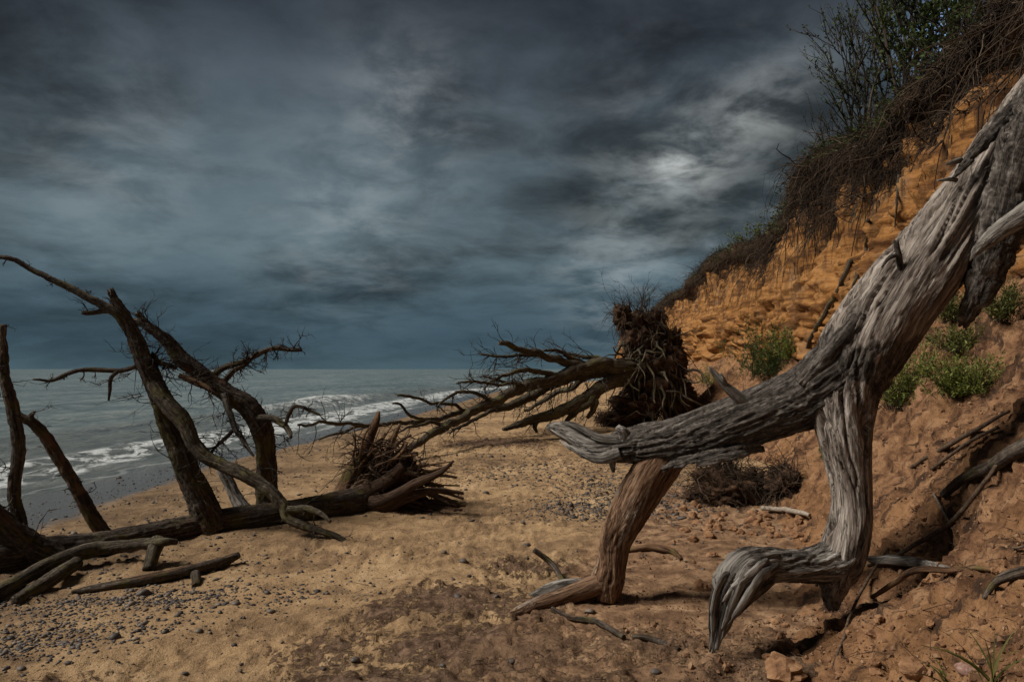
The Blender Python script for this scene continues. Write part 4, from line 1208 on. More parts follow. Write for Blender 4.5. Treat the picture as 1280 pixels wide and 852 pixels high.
    L([(690, 473, 19.3, 4), (660, 478, 19, 3), (632, 478, 18.7, 2.5), (610, 470, 18.5, 1.5)], 8, 0.004, tws=8)
    L([(700, 478, 20.2, 5), (680, 482, 20.4, 4), (655, 488, 20.6, 3), (628, 490, 20.8, 2)], 8, 0.004, tws=5)
    L([(735, 470, 20.6, 5), (718, 482, 20.8, 4.5), (695, 492, 21, 4), (672, 505, 21, 3), (655, 512, 21, 2)], 10, 0.006, tws=5, down=-0.4)
    L([(660, 484, 18.6, 4), (640, 478, 18.0, 3), (618, 480, 17.6, 2.5), (590, 476, 17.2, 2), (570, 480, 17, 1.2)], 8, 0.004, tws=6)
    L([(640, 490, 18.2, 4), (610, 515, 18.2, 3.2), (585, 530, 18, 2.6), (562, 541, 17.9, 2)], 8, 0.004, tws=4)
    L([(560, 531, 15.9, 3), (538, 528, 15.4, 2.6), (516, 533, 15, 2), (490, 545, 14.6, 1.3)], 8, 0.004, tws=3, tl=(0.15, 0.4))
    L([(765, 455, 20.8, 5), (745, 447, 20.8, 4), (725, 445, 20.7, 3), (702, 440, 20.6, 2)], 8, 0.004, tws=5)
    for i in range(40):
        a = r.uniform(640, 760)
        p0 = P(a, np.interp(a, [640, 700, 760], [500, 480, 470]), 19.8)
        twig_spray(tw, p0, np.array((r.uniform(-.8, .2), r.uniform(-.3, .3), -1)), r.uniform(0.3, 0.9), 0.012, r, 1, 4, 0.05, 0.7, 0.4, (1, 2), 5)
    tag(tw.build('twigs', M['twig'], root), kind='stuff')


build_uprooted_tree()

# ------------------------------------------------------------------ plants and roots on the cliff
NLIP0 = 190 + 100
CY = CLIFF_V[:, 0, 1]


def lip_points(r, n, y0, y1, c0, c1):
    """points on the cliff's lip, evenly spread in the logarithm of the distance"""
    y = np.exp(r.uniform(math.log(y0), math.log(y1), n))
    i = np.clip(np.searchsorted(CY, y), 1, len(CY) - 1)
    f = ((y - CY[i - 1]) / (CY[i] - CY[i - 1]))[:, None]
    j = NLIP0 + r.integers(c0, c1, n)
    return CLIFF_V[i - 1, j] * (1 - f) + CLIFF_V[i, j] * f, y


def build_cliff_roots():
    r = np.random.default_rng(41)
    bag = Bag()
    # matted roots and dead stalks drooping over the lip
    for n, y0, y1, c0, c1, l0, l1, rad, dr in ((3100, 5, 60, -10, 20, 0.25, 0.9, 0.009, 0.30), (800, 7, 22, -16, 12, 0.6, 1.9, 0.009, 0.5), (1900, 8, 17, -26, 16, 0.3, 1.0, 0.010, 0.22), (500, 40, 110, -4, 18, 0.4, 1.2, 0.02, 0.4)):
        p, y = lip_points(r, n, y0, y1, c0, c1)
        d = np.stack([-r.uniform(0.2, 1.0, n), r.normal(0, 0.6, n), r.normal(0.0, 0.6, n)], 1)
        cl = sstep(fbm(np.stack([y * 1.3, p[:, 2] * 0, p[:, 2] * 0], -1), 3, 78), 0.3, 0.68)
        V, F, C = strands(p, d, r.uniform(l0, l1, n) * (0.35 + 1.1 * cl), rad * np.exp(r.normal(-0.25, 0.5, n)), r, dr, 5, 3, 0.95)
        bag.add(V, F)
    for n, y0, y1, l0, l1 in ((260, 8, 18, 0.8, 2.2), (160, 18, 40, 0.5, 1.5)):
        p, y = lip_points(r, n, y0, y1, -24, 2)
        d = np.stack([-r.uniform(0.15, 0.5, n), r.normal(0, 0.12, n), -np.ones(n)], 1)
        V, F, C = strands(p, d, r.uniform(l0, l1, n), r.uniform(0.005, 0.013, n), r, 0.5, 9, 3, 0.3)
        bag.add(V, F)
    o = bag.build('hanging_roots', M['drygrass'])
    tag(o, 'tangled brown roots and dead stalks hanging over the cliff edge', 'roots', kind='stuff')
    # dead bracken and grass along the top
    bag = Bag()
    for n, y0, y1, c0, c1, l0, l1, rad in ((3800, 6, 70, 10, 30, 0.12, 0.5, 0.006), (500, 60, 120, 14, 30, 0.3, 0.8, 0.02)):
        p, y = lip_points(r, n, y0, y1, c0, c1)
        d = np.stack([r.normal(-0.5, 0.6, n), r.normal(0, 0.5, n), r.uniform(0.3, 1.0, n)], 1)
        V, F, C = strands(p, d, r.uniform(l0, l1, n), rad * r.uniform(0.6, 1.3, n), r, 0.14, 3, 3, 0.7)
        bag.add(V, F)
    o = bag.build('dead_grass', M['drygrass'])
    tag(o, 'withered brown grass and bracken along the cliff top', 'grass', kind='stuff')
    bag = Bag()
    for n, y0, y1 in ((3400, 8, 17), (4200, 17, 34), (1200, 34, 100)):
        p, y = lip_points(r, n, y0, y1, 4, 30)
        keep = fbm(np.stack([y * 0.9, p[:, 0] * 1.2, p[:, 0] * 0], -1), 2, 77) > 0.52
        p, m = p[keep], int(keep.sum())
        d = np.stack([r.normal(-0.6, 0.7, m), r.normal(0, 0.7, m), r.uniform(0.2, 1.0, m)], 1)
        V, F = leaf_quads(p + d * r.uniform(0, 0.2, m)[:, None], d, np.full(m, 0.075), r, 0.5)
        bag.add(V, F)
    o = bag.build('ground_ivy', M['leaf_dark'])
    tag(o, 'dark green ground cover patching the cliff edge', 'ground cover', kind='stuff')
    # single long roots hanging free down the face
    for k, (sp, lab) in enumerate([
            ([(1068, 325, 12.6, 3.2), (1058, 350, 12.3, 3.2), (1042, 380, 12.0, 3.0), (1028, 402, 11.8, 2.8), (1016, 428, 11.6, 2.4), (1004, 455, 11.4, 1.5)], 'thick dark root curving down the cliff face to the green bush'),
            ([(1090, 275, 12.6, 2.2), (1085, 310, 12.4, 2.0), (1075, 345, 12.2, 1.8), (1066, 375, 12.0, 1.0)], 'thin root hanging straight against the orange face above the curved root'),
            ([(1128, 220, 11.0, 1.6), (1127, 250, 10.9, 1.4), (1124, 285, 10.8, 0.8)], 'short thin root dangling beside the bleached trunk')]):
        # laid against the face as it really is
        pts = np.array([G(a, b) + np.array((-0.07, -0.02, 0)) for a, b, _, _ in sp])
        rad = np.array([r_ * q[1] / FPX for q, (_, _, _, r_) in zip(pts, sp)])
        V, F, rest, C = tube(pts, rad, 9, 0.03, wood_disp(0.004, 20, 4, 0.15, k), seed=k, kink=0.08)
        o = mkmesh('hanging_root', V, F, M['bark_mid'], None, {'rest': rest, 'bark': np.full(len(V), 0.7)}, loc=tuple(pts[-1]))
        tag(o, lab, 'root', 'roots hanging down the cliff')


build_cliff_roots()


def shrub(name, label, base, n_stems, height, lean, spread, mats, n_leaf, leaf, seed, group=None, depth=3, wig=0.3, width=0.3, rad=0.018, minz=0.15, cat='shrub'):
    """stems branching from the ground, leaves on their outer parts"""
    r = np.random.default_rng(seed)
    root = empty(name, base)
    tag(root, label, cat, group)
    bag = Bag()
    for i in range(n_stems):
        b = np.array(base) + np.array((r.normal(0, width), r.normal(0, width), 0))
        b[2] = gz(b[0], b[1]) - 0.05
        d = np.array(lean) + spread * np.array((r.normal(), r.normal(), 0.3 * abs(r.normal())))
        twig_spray(bag, b, d, height * r.uniform(0.55, 1.1), rad * r.uniform(0.6, 1.2), r, depth, 3, -0.05, 0.6, wig, (3, 5), 7)
    o = bag.build('stems', M[mats[0]], root)
    tag(o, kind='stuff')
    if n_leaf:
        allV = np.concatenate(bag.V)
        w = np.clip((allV[:, 2] - base[2]) / height, 0, 1)
        ok = np.where(w > minz)[0]
        k = r.choice(ok, n_leaf)
        pos = allV[k]
        d = r.normal(size=(n_leaf, 3)) + np.array((0, 0, 0.6))
        V, F = leaf_quads(pos, d, np.full(n_leaf, leaf), r, 0.55)
        o = mkmesh('leaves', V, F, M[mats[1]], root)
        tag(o, kind='stuff')
    return root


def lip_at(y, dx=0.35):
    i = int(np.searchsorted(CY, y))
    p = CLIFF_V[i, NLIP0 + 27].copy()
    p[0] += dx
    p[2] = gz(p[0], p[1])
    return p


GB = 'shrubs on the cliff top'
shrub('cliff_bush', 'small leafless bush at the low end of the cliff-top thicket', lip_at(17.0, 0.0), 7, 1.3, (-0.2, -0.1, 1.0), 0.28, ('twig', 'leaf_dark'), 60, 0.05, 1, GB, depth=3)
shrub('cliff_bush', 'tall bare-twigged bush between the leafless bush and the leafy one', lip_at(15.3, 0.25), 9, 2.3, (-0.02, 0.0, 1.0), 0.12, ('twig', 'leaf_dark'), 1500, 0.07, 2, GB, depth=3, width=0.4, rad=0.03, wig=0.16)
shrub('cliff_bush', 'tallest bush of the thicket with dense dark leaves', lip_at(13.6, 0.4), 15, 3.7, (0.22, 0.0, 1.0), 0.12, ('twig', 'leaf_dark'), 9000, 0.08, 3, GB, depth=3, width=0.55, rad=0.042, wig=0.14)
shrub('cliff_bush', 'leafy bush leaning away over the cliff top above the bleached trunk', lip_at(12.2, 0.6), 9, 2.8, (0.6, 0.1, 1.0), 0.2, ('twig', 'leaf_dark'), 3600, 0.08, 4, GB, depth=3, width=0.4, rad=0.028)
shrub('low_bush', 'low green bush on the grassy shoulder of the cliff', lip_at(24.0, -0.1), 30, 0.55, (-0.3, -0.2, 1.0), 0.6, ('twig', 'leaf'), 900, 0.08, 5, None, depth=1, width=0.5, rad=0.008)


def herb(label, px, py, wpx, hpx, n, seed, mat='leaf', leaf=0.035, name='green_shrub', group='green shrubs rooted on the sand slope'):
    """soft bushy plant: many thin stems fanning up, clothed in small leaves"""
    r = np.random.default_rng(seed)
    b = G(px, py)
    k = b[1] / FPX
    root = empty(name, b)
    tag(root, label, 'shrub', group)
    w, h, n = wpx * k * 1.15, hpx * k * 1.22, int(n * 1.3)
    st = b + np.stack([r.normal(0, w * 0.16, n), r.normal(0, w * 0.16, n), np.zeros(n)], 1)
    d = np.stack([r.normal(0, 0.5 * w / h, n), r.normal(0, 0.5 * w / h, n) - 0.1, np.ones(n)], 1)
    ln = h * r.uniform(0.45, 1.15, n)
    V, F, C = strands(st, d, ln, np.full(n, 0.003), r, -0.02, 6, 3, 0.22)
    tag(mkmesh('stems', V, F, M['twig'], root), kind='stuff')
    n_leaf_each = 44
    m = n * n_leaf_each
    i, u = r.integers(0, n, m), r.uniform(0.9, 6.0, m)
    a = np.minimum(u.astype(int), 5)
    pos = C[i, a] + (C[i, a + 1] - C[i, a]) * (u - a)[:, None]
    dd = C[i, a + 1] - C[i, a]
    dd = dd / np.linalg.norm(dd, axis=1)[:, None] + 0.9 * r.normal(size=(m, 3))
    V, F = leaf_quads(pos + 0.012 * r.normal(size=(m, 3)), dd, np.full(m, leaf), r, 0.32)
    tag(mkmesh('leaves', V, F, M[mat], root), kind='stuff')


herb('rounded bright green shrub on the sand slope right behind the bleached trunk', 1128, 512, 66, 72, 90, 51)
herb('green shrub low on the slope next to the rounded one, above the dark ledge', 1205, 498, 66, 52, 80, 52)
herb('yellowish sprawling shrub higher up the slope above the two green shrubs', 1205, 440, 70, 34, 60, 53, 'blade')
herb('small upright weed high on the slope beside the hanging bark slab', 1252, 402, 36, 42, 34, 54, 'blade')
herb('olive weed half hidden behind the end of the hanging bark slab', 1190, 404, 44, 44, 46, 55, 'blade')
herb('wide dark green bush at the foot of the orange face behind the grey limb', 958, 476, 78, 62, 110, 56, 'leaf_dark', 0.06)
herb('bright green sprouts topping the wide bush under the orange face', 985, 452, 40, 36, 40, 60, 'leaf', 0.06)
herb('small green sprig on the slope beside the earthy root ball', 886, 482, 24, 22, 20, 57, 'leaf', 0.05)
herb('grassy green tuft on the slope beside the trunk\'s upright lower part', 1036, 576, 20, 26, 36, 58, 'leaf', 0.04)


def grass_tuft(label, px, py, n, h, seed, lean=(0, 0)):
    r = np.random.default_rng(seed)
    b = G(px, py)
    st = b + np.stack([r.normal(0, 0.02, n), r.normal(0, 0.02, n), np.full(n, -0.01)], 1)
    d = np.stack([r.normal(lean[0], 0.45, n), r.normal(lean[1], 0.35, n), np.ones(n)], 1)
    ln = h * r.uniform(0.6, 1.1, n)
    rows, seg = [], 6
    p, dd = st.copy(), d / np.linalg.norm(d, axis=1)[:, None]
    for k in range(seg + 1):
        rows.append(p.copy())
        dd = dd + np.array((0, 0, -0.10)) + dd * np.array((0.12, 0.12, 0))
        dd /= np.linalg.norm(dd, axis=1)[:, None]
        p = p + dd * (ln / seg)[:, None]
    C = np.stack(rows, 1)
    sd = np.cross(d, r.normal(size=(n, 3)))
    sd /= np.linalg.norm(sd, axis=1)[:, None]
    w = 0.0042 * np.array([0.7, 1, 1, 0.9, 0.7, 0.4, 0.05])
    bag = Bag()
    for i in range(n):
        A = C[i] - sd[i] * w[:, None]
        Bm = C[i] + np.array((0, 0, -0.0012))
        E = C[i] + sd[i] * w[:, None]
        V = np.stack([A, Bm, E], 1).reshape(-1, 3)
        idx = np.arange(3 * (seg + 1)).reshape(seg + 1, 3)
        F = np.concatenate([np.stack([idx[:-1, j], idx[:-1, j + 1], idx[1:, j + 1], idx[1:, j]], -1) for j in (0, 1)])
        bag.add(V, F)
    o = bag.build('grass_tuft', M['blade'], None, loc=tuple(b))
    tag(o, label, 'grass')


grass_tuft('long green grass blades on the slope below the cliff, near the pink stone', 1240, 850, 9, 0.30, 71, (-0.3, 0))
grass_tuft('short green grass blades at the bottom of the sand slope', 1188, 850, 6, 0.14, 72, (-0.5, 0))


# ---- heaps of torn roots at the foot of the slope
def root_heap(label, px, py, wpx, hpx, seed, n=420):
    r = np.random.default_rng(seed)
    b = G(px, py)
    k = b[1] / FPX
    root = empty('root_heap', b)
    tag(root, label, 'roots', 'heaps of torn roots below the cliff')
    V, F, D = lumpy(b + np.array((0, 0.1, hpx * k * 0.2)), (wpx * k * 0.40, 0.30, hpx * k * 0.5), 70, 44, 0.6, 2.6, seed)
    mkmesh('soil', V, F, M['rootsoil'], root)
    j = r.integers(0, len(V), n)
    d = D[j] * 0.6 + r.normal(size=(n, 3)) * 0.8 + np.array((-0.2, -0.3, 0.2))
    V2, F2, C = strands(V[j], d, np.exp(r.normal(math.log(0.24), 0.55, n)), r.uniform(0.002, 0.007, n), r, 0.16, 6, 3, 0.7)
    tag(mkmesh('rootlets', V2, F2, M['drygrass'], root), kind='stuff')


root_heap('wide dark heap of torn roots lying under the grey limb', 915, 628, 120, 56, 81, 1300)
root_heap('small brown root clump on the slope next to the wide root heap', 984, 616, 46, 42, 82, 600)


# ------------------------------------------------------------------ driftwood and sticks
def stick(name, label, spec, mat, nr=12, amp=0.003, bark=0.5, seed=0.0, group=None, extra=(), kink=0.03, sink=0.3):
    """spec: (px, py of the ground contact, lift in m, radius px); rests on the ground"""
    def conv(spec):
        pts, rad = [], []
        for px, py, lift, rp in spec:
            q = G(px, py)
            if pts and abs(q[1] - pts[-1][1]) > 1.6:      # the ground drops away here
                continue
            rr = rp * q[1] / FPX
            pts.append(q + np.array((0, 0, rr * (1 - sink) + lift)))
            rad.append(rr)
        return np.array(pts), np.array(rad)
    pts, rad = conv(spec)
    loc = pts[np.argmin(pts[:, 2])]
    root = empty(name, loc) if extra else None
    if root:
        tag(root, label, 'branch', group)
    V, F, rest, C = tube(pts, rad, nr, 0.018, wood_disp(amp, 30, 4, 0.12, seed), seed=seed, kink=kink, twist=0.4)
    o = mkmesh('stem' if root else name, V, F, M[mat], root, {'rest': rest, 'bark': np.full(len(V), bark)}, loc=None if root else tuple(loc))
    if not root:
        tag(o, label, 'branch', group)
    for k, sp in enumerate(extra):
        pts, rad = conv(sp)
        V, F, rest, C = tube(pts, rad, nr, 0.018, wood_disp(amp, 30, 4, 0.12, seed + k + 3), seed=seed + k + 3, kink=kink, twist=0.4)
        mkmesh('side_branch', V, F, M[mat], root, {'rest': rest, 'bark': np.full(len(V), bark)})


DW = 'driftwood beside the fallen tree'
stick('driftwood_branch', 'long dark driftwood branch lying flat on the sand in front of the fallen tree', [(90, 742, 0, 3), (120, 739, 0, 5), (180, 730, 0, 7), (240, 720, 0.01, 7.5), (275, 711, 0.02, 7), (299, 703, 0.05, 4)],
      'bark', 20, 0.006, 0.8, 200, DW, extra=[[(244, 722, 0.0, 6), (246, 733, -0.02, 5)]])
stick('driftwood_branch', 'mossy forked branch propped on a short stub in front of the fallen tree', [(-60, 775, 0.0, 10), (0, 748, 0.02, 9), (55, 722, 0.05, 9), (105, 706, 0.08, 9), (140, 705, 0.12, 8), (180, 706, 0.17, 7), (205, 706, 0.19, 5), (222, 706, 0.20, 3)],
      'bark_mid', 22, 0.006, 0.8, 210, DW, extra=[[(20, 755, 0.0, 7), (60, 735, 0.02, 9), (95, 716, 0.05, 8)], [(196, 706, 0.17, 9), (191, 708, 0.06, 8), (186, 713, -0.03, 7)]])
SK = 'loose sticks on the sand'
stick('stick', 'dark stick leaning up from the sand behind the propped limb\'s foot', [(706, 733, 0.0, 3.5), (690, 722, 0.10, 3.5), (667, 719, 0.20, 3)], 'bark', 8, 0.001, 0.6, 220, SK, kink=0.01)
stick('stick', 'curved dark stick with a pale broken end lying in front of the propped limb', [(690, 763, 0, 3.5), (712, 774, 0, 3.5), (740, 780, 0.01, 3.5), (765, 791, 0.01, 3.5), (780, 800, 0.01, 3)], 'bark', 8, 0.001, 0.6, 221, SK)
stick('stick', 'thin dark stick half buried near the hanging splintered limb', [(790, 797, 0, 3), (820, 803, 0, 3.5), (850, 814, 0, 3)], 'bark', 8, 0.001, 0.6, 222, SK)
stick('stick', 'bleached white stick on the rubble by the trunk\'s upright lower part', [(953, 640, 0.03, 3), (975, 643, 0.04, 3.2), (1000, 648, 0.04, 3.2), (1012, 650, 0.03, 2.5)], 'pale', 8, 0.001, 0.0, 223, SK)
stick('stick', 'brown crooked root lying on the clay behind the propped limb', [(785, 690, 0, 2.5), (815, 688, 0.01, 4), (840, 692, 0.01, 4), (852, 700, 0, 2)], 'bark', 8, 0.002, 0.3, 224, SK)
SL = 'sticks on the sand slope'
stick('slope_branch', 'thick dark branch sticking out of the slope below the dark ledge', [(1180, 628, 0.04, 5), (1205, 615, 0.06, 6), (1240, 600, 0.06, 8), (1275, 580, 0.06, 10), (1320, 560, 0.05, 12)], 'bark', 16, 0.004, 0.7, 230, SL)
stick('slope_branch', 'long thin brown stick slanting across the slope under the thick dark branch', [(1085, 712, 0.02, 2), (1125, 700, 0.03, 2.5), (1165, 680, 0.05, 3), (1200, 655, 0.05, 3), (1235, 610, 0.05, 2.5), (1250, 590, 0.05, 2)], 'brownstick', 7, 0.001, 0.2, 231, SL)
stick('slope_branch', 'short pale twig crossing the long thin stick on the slope', [(1167, 632, 0.08, 1.4), (1180, 655, 0.08, 1.4), (1195, 680, 0.06, 1.2)], 'pale', 6, 0.0005, 0, 232, SL, kink=0.005)
stick('slope_branch', 'weathered grey board-like root poking from the hollow beside the trunk', [(1088, 712, 0.06, 4), (1115, 716, 0.06, 6), (1150, 718, 0.05, 6), (1185, 720, 0.02, 4)], 'hero_grey', 12, 0.003, 0.1, 233, SL)
stick('slope_branch', 'brown root arching over the hollow beside the trunk', [(1090, 758, 0.05, 2.5), (1120, 748, 0.09, 3.5), (1150, 735, 0.09, 4), (1190, 728, 0.06, 4), (1240, 716, 0.02, 3)], 'bark', 8, 0.002, 0.3, 234, SL)
stick('slope_branch', 'dark charred-looking stick half buried in the lower slope', [(1230, 755, 0.02, 3), (1245, 740, 0.03, 5), (1265, 728, 0.02, 7), (1300, 715, 0.0, 8)], 'bark', 12, 0.003, 0.9, 235, SL)
stick('slope_branch', 'thin root trailing down the slope from the hollow towards the grass', [(1110, 690, 0.02, 1.5), (1085, 735, 0.06, 1.8), (1065, 775, 0.03, 1.8), (1050, 815, 0.02, 1.6), (1040, 840, 0.01, 1)], 'brownstick', 6, 0.0005, 0, 236, SL)
stick('slope_branch', 'pair of brown sticks lying along the dark ledge of the slope', [(1140, 590, 0.03, 2.5), (1180, 570, 0.05, 3), (1220, 548, 0.05, 3), (1262, 520, 0.03, 2)], 'brownstick', 7, 0.001, 0, 237, SL,
      extra=[[(1165, 592, 0.03, 2), (1210, 566, 0.05, 2.4), (1250, 543, 0.04, 2)]])
stick('slope_branch', 'small forked twig on the slope near the charred-looking stick', [(1265, 690, 0.02, 1.5), (1285, 688, 0.03, 2)], 'brownstick', 6, 0.0005, 0, 238, SL)


# ------------------------------------------------------------------ stones, clods, shingle
def ico(sub=0):
    g = (1 + 5 ** 0.5) / 2
    V = np.array([(-1, g, 0), (1, g, 0), (-1, -g, 0), (1, -g, 0), (0, -1, g), (0, 1, g), (0, -1, -g), (0, 1, -g), (g, 0, -1), (g, 0, 1), (-g, 0, -1), (-g, 0, 1)], dtype=float)
    F = [(0, 11, 5), (0, 5, 1), (0, 1, 7), (0, 7, 10), (0, 10, 11), (1, 5, 9), (5, 11, 4), (11, 10, 2), (10, 7, 6), (7, 1, 8), (3, 9, 4), (3, 4, 2), (3, 2, 6), (3, 6, 8), (3, 8, 9), (4, 9, 5), (2, 4, 11), (6, 2, 10), (8, 6, 7), (9, 8, 1)]
    V = [v / np.linalg.norm(v) for v in V]
    for _ in range(sub):
        mid, F2 = {}, []
        def m(a, b):
            k = (min(a, b), max(a, b))
            if k not in mid:
                v = V[a] + V[b]
                V.append(v / np.linalg.norm(v))
                mid[k] = len(V) - 1
            return mid[k]
        for a, b, c in F:
            ab, bc, ca = m(a, b), m(b, c), m(c, a)
            F2 += [(a, ab, ca), (b, bc, ab), (c, ca, bc), (ab, bc, ca)]
        F = F2
    return np.array(V), np.array(F)


I0, F0 = ico(0)
I2, F2_ = ico(2)
I1, F1_ = ico(1)


def rock_mesh(name, seed, squash, amp, mat, freq=1.6):
    n = fbm(I2 * freq + seed, 3, seed) - 0.5
    V = I2 * (1 + 2 * amp * n)[:, None] * np.array((1, 0.8, squash))
    if amp > 0.4:                                   # clods: knocked-off flats
        for k in range(9):
            nrm = rvec(np.random.default_rng(int(seed * 10 + k)))
            dd = V @ nrm - 0.62
            V = V - np.maximum(dd, 0)[:, None] * nrm * 0.9
    o = mkmesh(name, V, F2_, mat, smooth=amp < 0.4)
    me = o.data
    bpy.data.objects.remove(o)
    return me


ROCKS = [rock_mesh('stone', 300 + k, 0.55, 0.28, M['stone']) for k in range(5)]
CLODS = [rock_mesh('clod', 320 + k, 0.6, 0.55, M['clod'], 2.2) for k in range(6)]
rs = np.random.default_rng(91)


def rock(name, me, px, py, rpx, label, cat, group):
    q = G(px, py)
    o = bpy.data.objects.new(name, me)
    COL.objects.link(o)
    s = rpx * q[1] / FPX
    o.location = (q[0], q[1], q[2] + s * 0.15)
    o.scale = (s, s * rs.uniform(0.8, 1.2), s * rs.uniform(0.75, 1.1))
    o.rotation_euler = (rs.uniform(-.25, .25), rs.uniform(-.25, .25), rs.uniform(0, 6.28))
    return tag(o, label, cat, group)


for k in range(46):
    rock('clod', CLODS[k % 6], rs.uniform(838, 1005), rs.normal(655, 20), rs.uniform(4, 9.5), 'angular orange clay clod in the rubble at the foot of the slope', 'clod', 'clay clods below the root heaps')
for k in range(22):
    rock('clod', CLODS[k % 6], rs.uniform(960, 1130), rs.uniform(770, 845), rs.uniform(4, 10), 'brown sandy clod on the ground beyond the splintered limb end', 'clod', 'clods at the bottom of the slope')
for k in range(26):
    rock('clod', CLODS[k % 6], rs.uniform(1110, 1275), rs.uniform(600, 830), rs.uniform(3.5, 9), 'sandy clod caught on the steep slope among the sticks', 'clod', 'clods on the slope')
rock('clod', CLODS[2], 980, 842, 30, 'big block of orange clay at the bottom of the slope', 'clod', None)
rock('clod', CLODS[4], 1140, 838, 22, 'big dark earthy block near the green grass blades', 'clod', None)
rock('clod', CLODS[1], 876, 736, 14, 'lone brown clod between the propped limb and the splintered limb', 'clod', None)
o = rock('stone', ROCKS[0], 1207, 838, 12, 'pinkish stone on the slope beside the grass blades', 'stone', None)
o.data = o.data.copy()
o.data.materials[0] = M['pink']
for px, py, rp in ((444, 825, 6), (231, 842, 5), (820, 840, 7), (553, 832, 4.5), (405, 836, 4), (86, 829, 5), (275, 765, 3.5), (7, 836, 5.5), (180, 743, 9), (852, 648, 6), (940, 690, 5), (620, 745, 4), (572, 745, 5), (300, 838, 3.5), (640, 826, 5)):
    rock('stone', ROCKS[int(rs.integers(5))], px, py, rp, 'single dark rounded stone lying on the open sand', 'stone', 'bigger stones on the sand')


def build_crumbs():
    """loose crumbs of sand and soil on the slope and the clay"""
    r = np.random.default_rng(99)
    n = 9000
    px, py = r.uniform(780, 1420, n), r.uniform(480, 900, n)
    k = (px > 1000) | (py > 600)
    px, py = px[k], py[k]
    H = [cast((0, 0, CAM_Z), pix_dir(a, b)) for a, b in zip(px, py)]
    P0 = np.array([h[0] for h in H if h is not None])
    P0 = P0[(P0[:, 2] < 2.9) & (P0[:, 1] < 14)]
    keep = r.random(len(P0)) < 0.12 + 0.75 * sstep(fbm(P0 * 1.6, 3, 98), 0.45, 0.62)
    P0 = P0[keep]
    n = len(P0)
    size = np.exp(r.normal(math.log(0.0058), 0.5, n)) * (1 + 0.05 * np.clip(P0[:, 1] - 4, 0, 10))
    size = np.minimum(size, 0.02)
    V = I0[None] * (size[:, None] * r.uniform(0.7, 1.3, (n, 3)))[:, None, :] * (1 + 0.24 * r.normal(size=(n, len(I0), 1)))
    V = V + (P0 + np.array((0, 0, 0.2)) * size[:, None])[:, None, :]
    F = (F0[None] + (np.arange(n) * len(I0))[:, None, None]).reshape(-1, 3)
    o = mkmesh('soil_crumbs', V.reshape(-1, 3), F, M['crumb'], smooth=False)
    tag(o, 'loose sandy crumbs scattered over the slope and the clay', 'soil', kind='stuff')


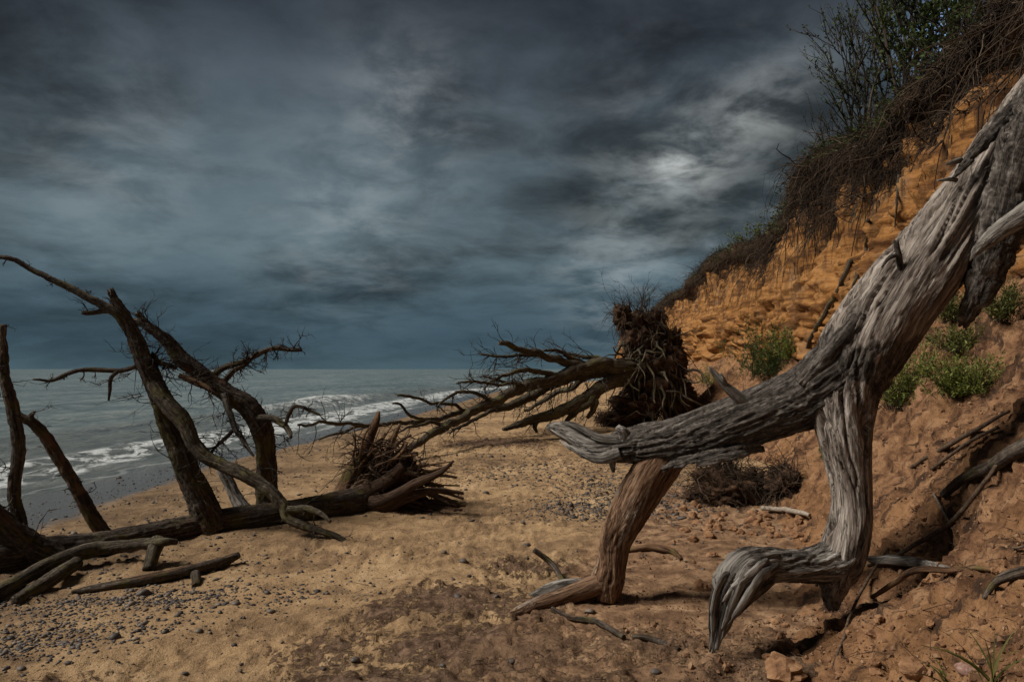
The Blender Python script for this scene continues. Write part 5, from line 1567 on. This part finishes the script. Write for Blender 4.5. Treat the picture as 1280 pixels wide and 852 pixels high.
def build_shingle():
    r = np.random.default_rng(95)
    N = 75000
    y = np.exp(r.uniform(math.log(3.3), math.log(40), N))
    u = r.uniform(-0.95, 0.75, N)
    x = u * y
    ds = x - xs(y)
    q = np.stack([x, y, 0 * x], -1)
    patch = fbm(q * np.array((0.5, 0.7, 1)), 3, 96)
    band = np.exp(-((ds - 2.6 - 1.5 * (patch - 0.5)) / 1.3) ** 2) * 0.9 + 0.6 * np.exp(-((ds - 5.0) / 1.2) ** 2)
    dens = 0.14 * sstep(patch, 0.38, 0.62) + band * sstep(fbm(q * 1.3, 3, 97), 0.40, 0.58) * 0.9
    dens += 0.28 * sstep(patch, 0.5, 0.6) * sstep(y, 7, 11)
    for px, py, rx, ry, a in ((745, 632, 0.6, 0.6, 3.0), (790, 602, 0.7, 0.8, 0.7), (850, 625, 0.5, 0.8, 0.7), (660, 590, 1.6, 1.5, 0.45), (140, 755, 1.3, 0.35, 1.0), (30, 800, 0.5, 0.3, 1.0), (250, 720, 1.2, 0.8, 0.35), (300, 700, 1.5, 0.8, 0.3), (930, 660, 0.5, 1.0, 0.2)):
        g = G(px, py)
        dens += a * np.exp(-((x - g[0]) / rx) ** 2 - ((y - g[1]) / ry) ** 2)
    cr = crust_mask(x, y)
    dens *= 1 - 0.8 * sstep(cr, 0.3, 0.5)
    ok = (ds > 0.4) & (x < xf(y) + 0.25) & (r.random(N) < dens * 0.6)
    x, y = x[ok], y[ok]
    for px, py, rx, ry, m in ((738, 635, 0.42, 0.42, 1500), (775, 615, 0.5, 0.6, 1200), (800, 600, 0.6, 0.8, 1000), (655, 592, 1.0, 0.9, 1200), (150, 752, 0.9, 0.16, 1300), (40, 790, 0.6, 0.14, 700), (20, 812, 0.35, 0.12, 500), (840, 640, 0.35, 0.5, 500), (620, 570, 1.6, 1.2, 900)):
        g = G(px, py)
        x = np.concatenate([x, g[0] + rx * r.normal(size=m)])
        y = np.concatenate([y, g[1] + ry * r.normal(size=m)])
    n = len(x)
    size = np.exp(r.normal(math.log(0.0085), 0.45, n)) * (1 + 0.045 * np.clip(y - 5, 0, 30))
    size = np.minimum(size, 0.05)
    Z = np.array([gz(a, b) for a, b in zip(x, y)])
    ang = r.uniform(0, 2 * math.pi, n)
    sc = np.stack([size * r.uniform(0.9, 1.5, n), size * r.uniform(0.7, 1.1, n), size * r.uniform(0.4, 0.75, n)], 1)
    V = I0[None] * sc[:, None, :] * (1 + 0.15 * r.normal(size=(n, 12, 1)))
    c, s = np.cos(ang)[:, None], np.sin(ang)[:, None]
    Vx, Vy = V[..., 0] * c - V[..., 1] * s, V[..., 0] * s + V[..., 1] * c
    V = np.stack([Vx + x[:, None], Vy + y[:, None], V[..., 2] + (Z + sc[:, 2] * 0.25)[:, None]], -1)
    F = (F0[None] + (np.arange(n) * 12)[:, None, None]).reshape(-1, 3)
    o = mkmesh('shingle', V.reshape(-1, 3), F, M['stone'])
    tag(o, 'scattered dark pebbles and shingle on the sand', 'shingle', kind='stuff')
    print('pebbles', n)
    # litter: flat dark flakes of peat and twigs on the sand and the slope
    n = 900
    px, py = r.uniform(420, 1275, n), r.uniform(640, 850, n)
    P0 = np.array([G(a, b) for a, b in zip(px, py)])
    th = r.uniform(0, 2 * math.pi, n)
    d = np.stack([np.cos(th), np.sin(th), r.normal(0, 0.15, n)], 1)
    V, F, C = strands(P0 + np.array((0, 0, 0.006)), d, np.exp(r.normal(math.log(0.06), 0.6, n)), r.uniform(0.001, 0.0032, n), r, 0.0, 4, 3, 0.3)
    o = mkmesh('twig_litter', V, F, M['root'])
    tag(o, 'fine dark root and twig litter strewn on the sand', 'litter', kind='stuff')


build_crumbs()
build_shingle()
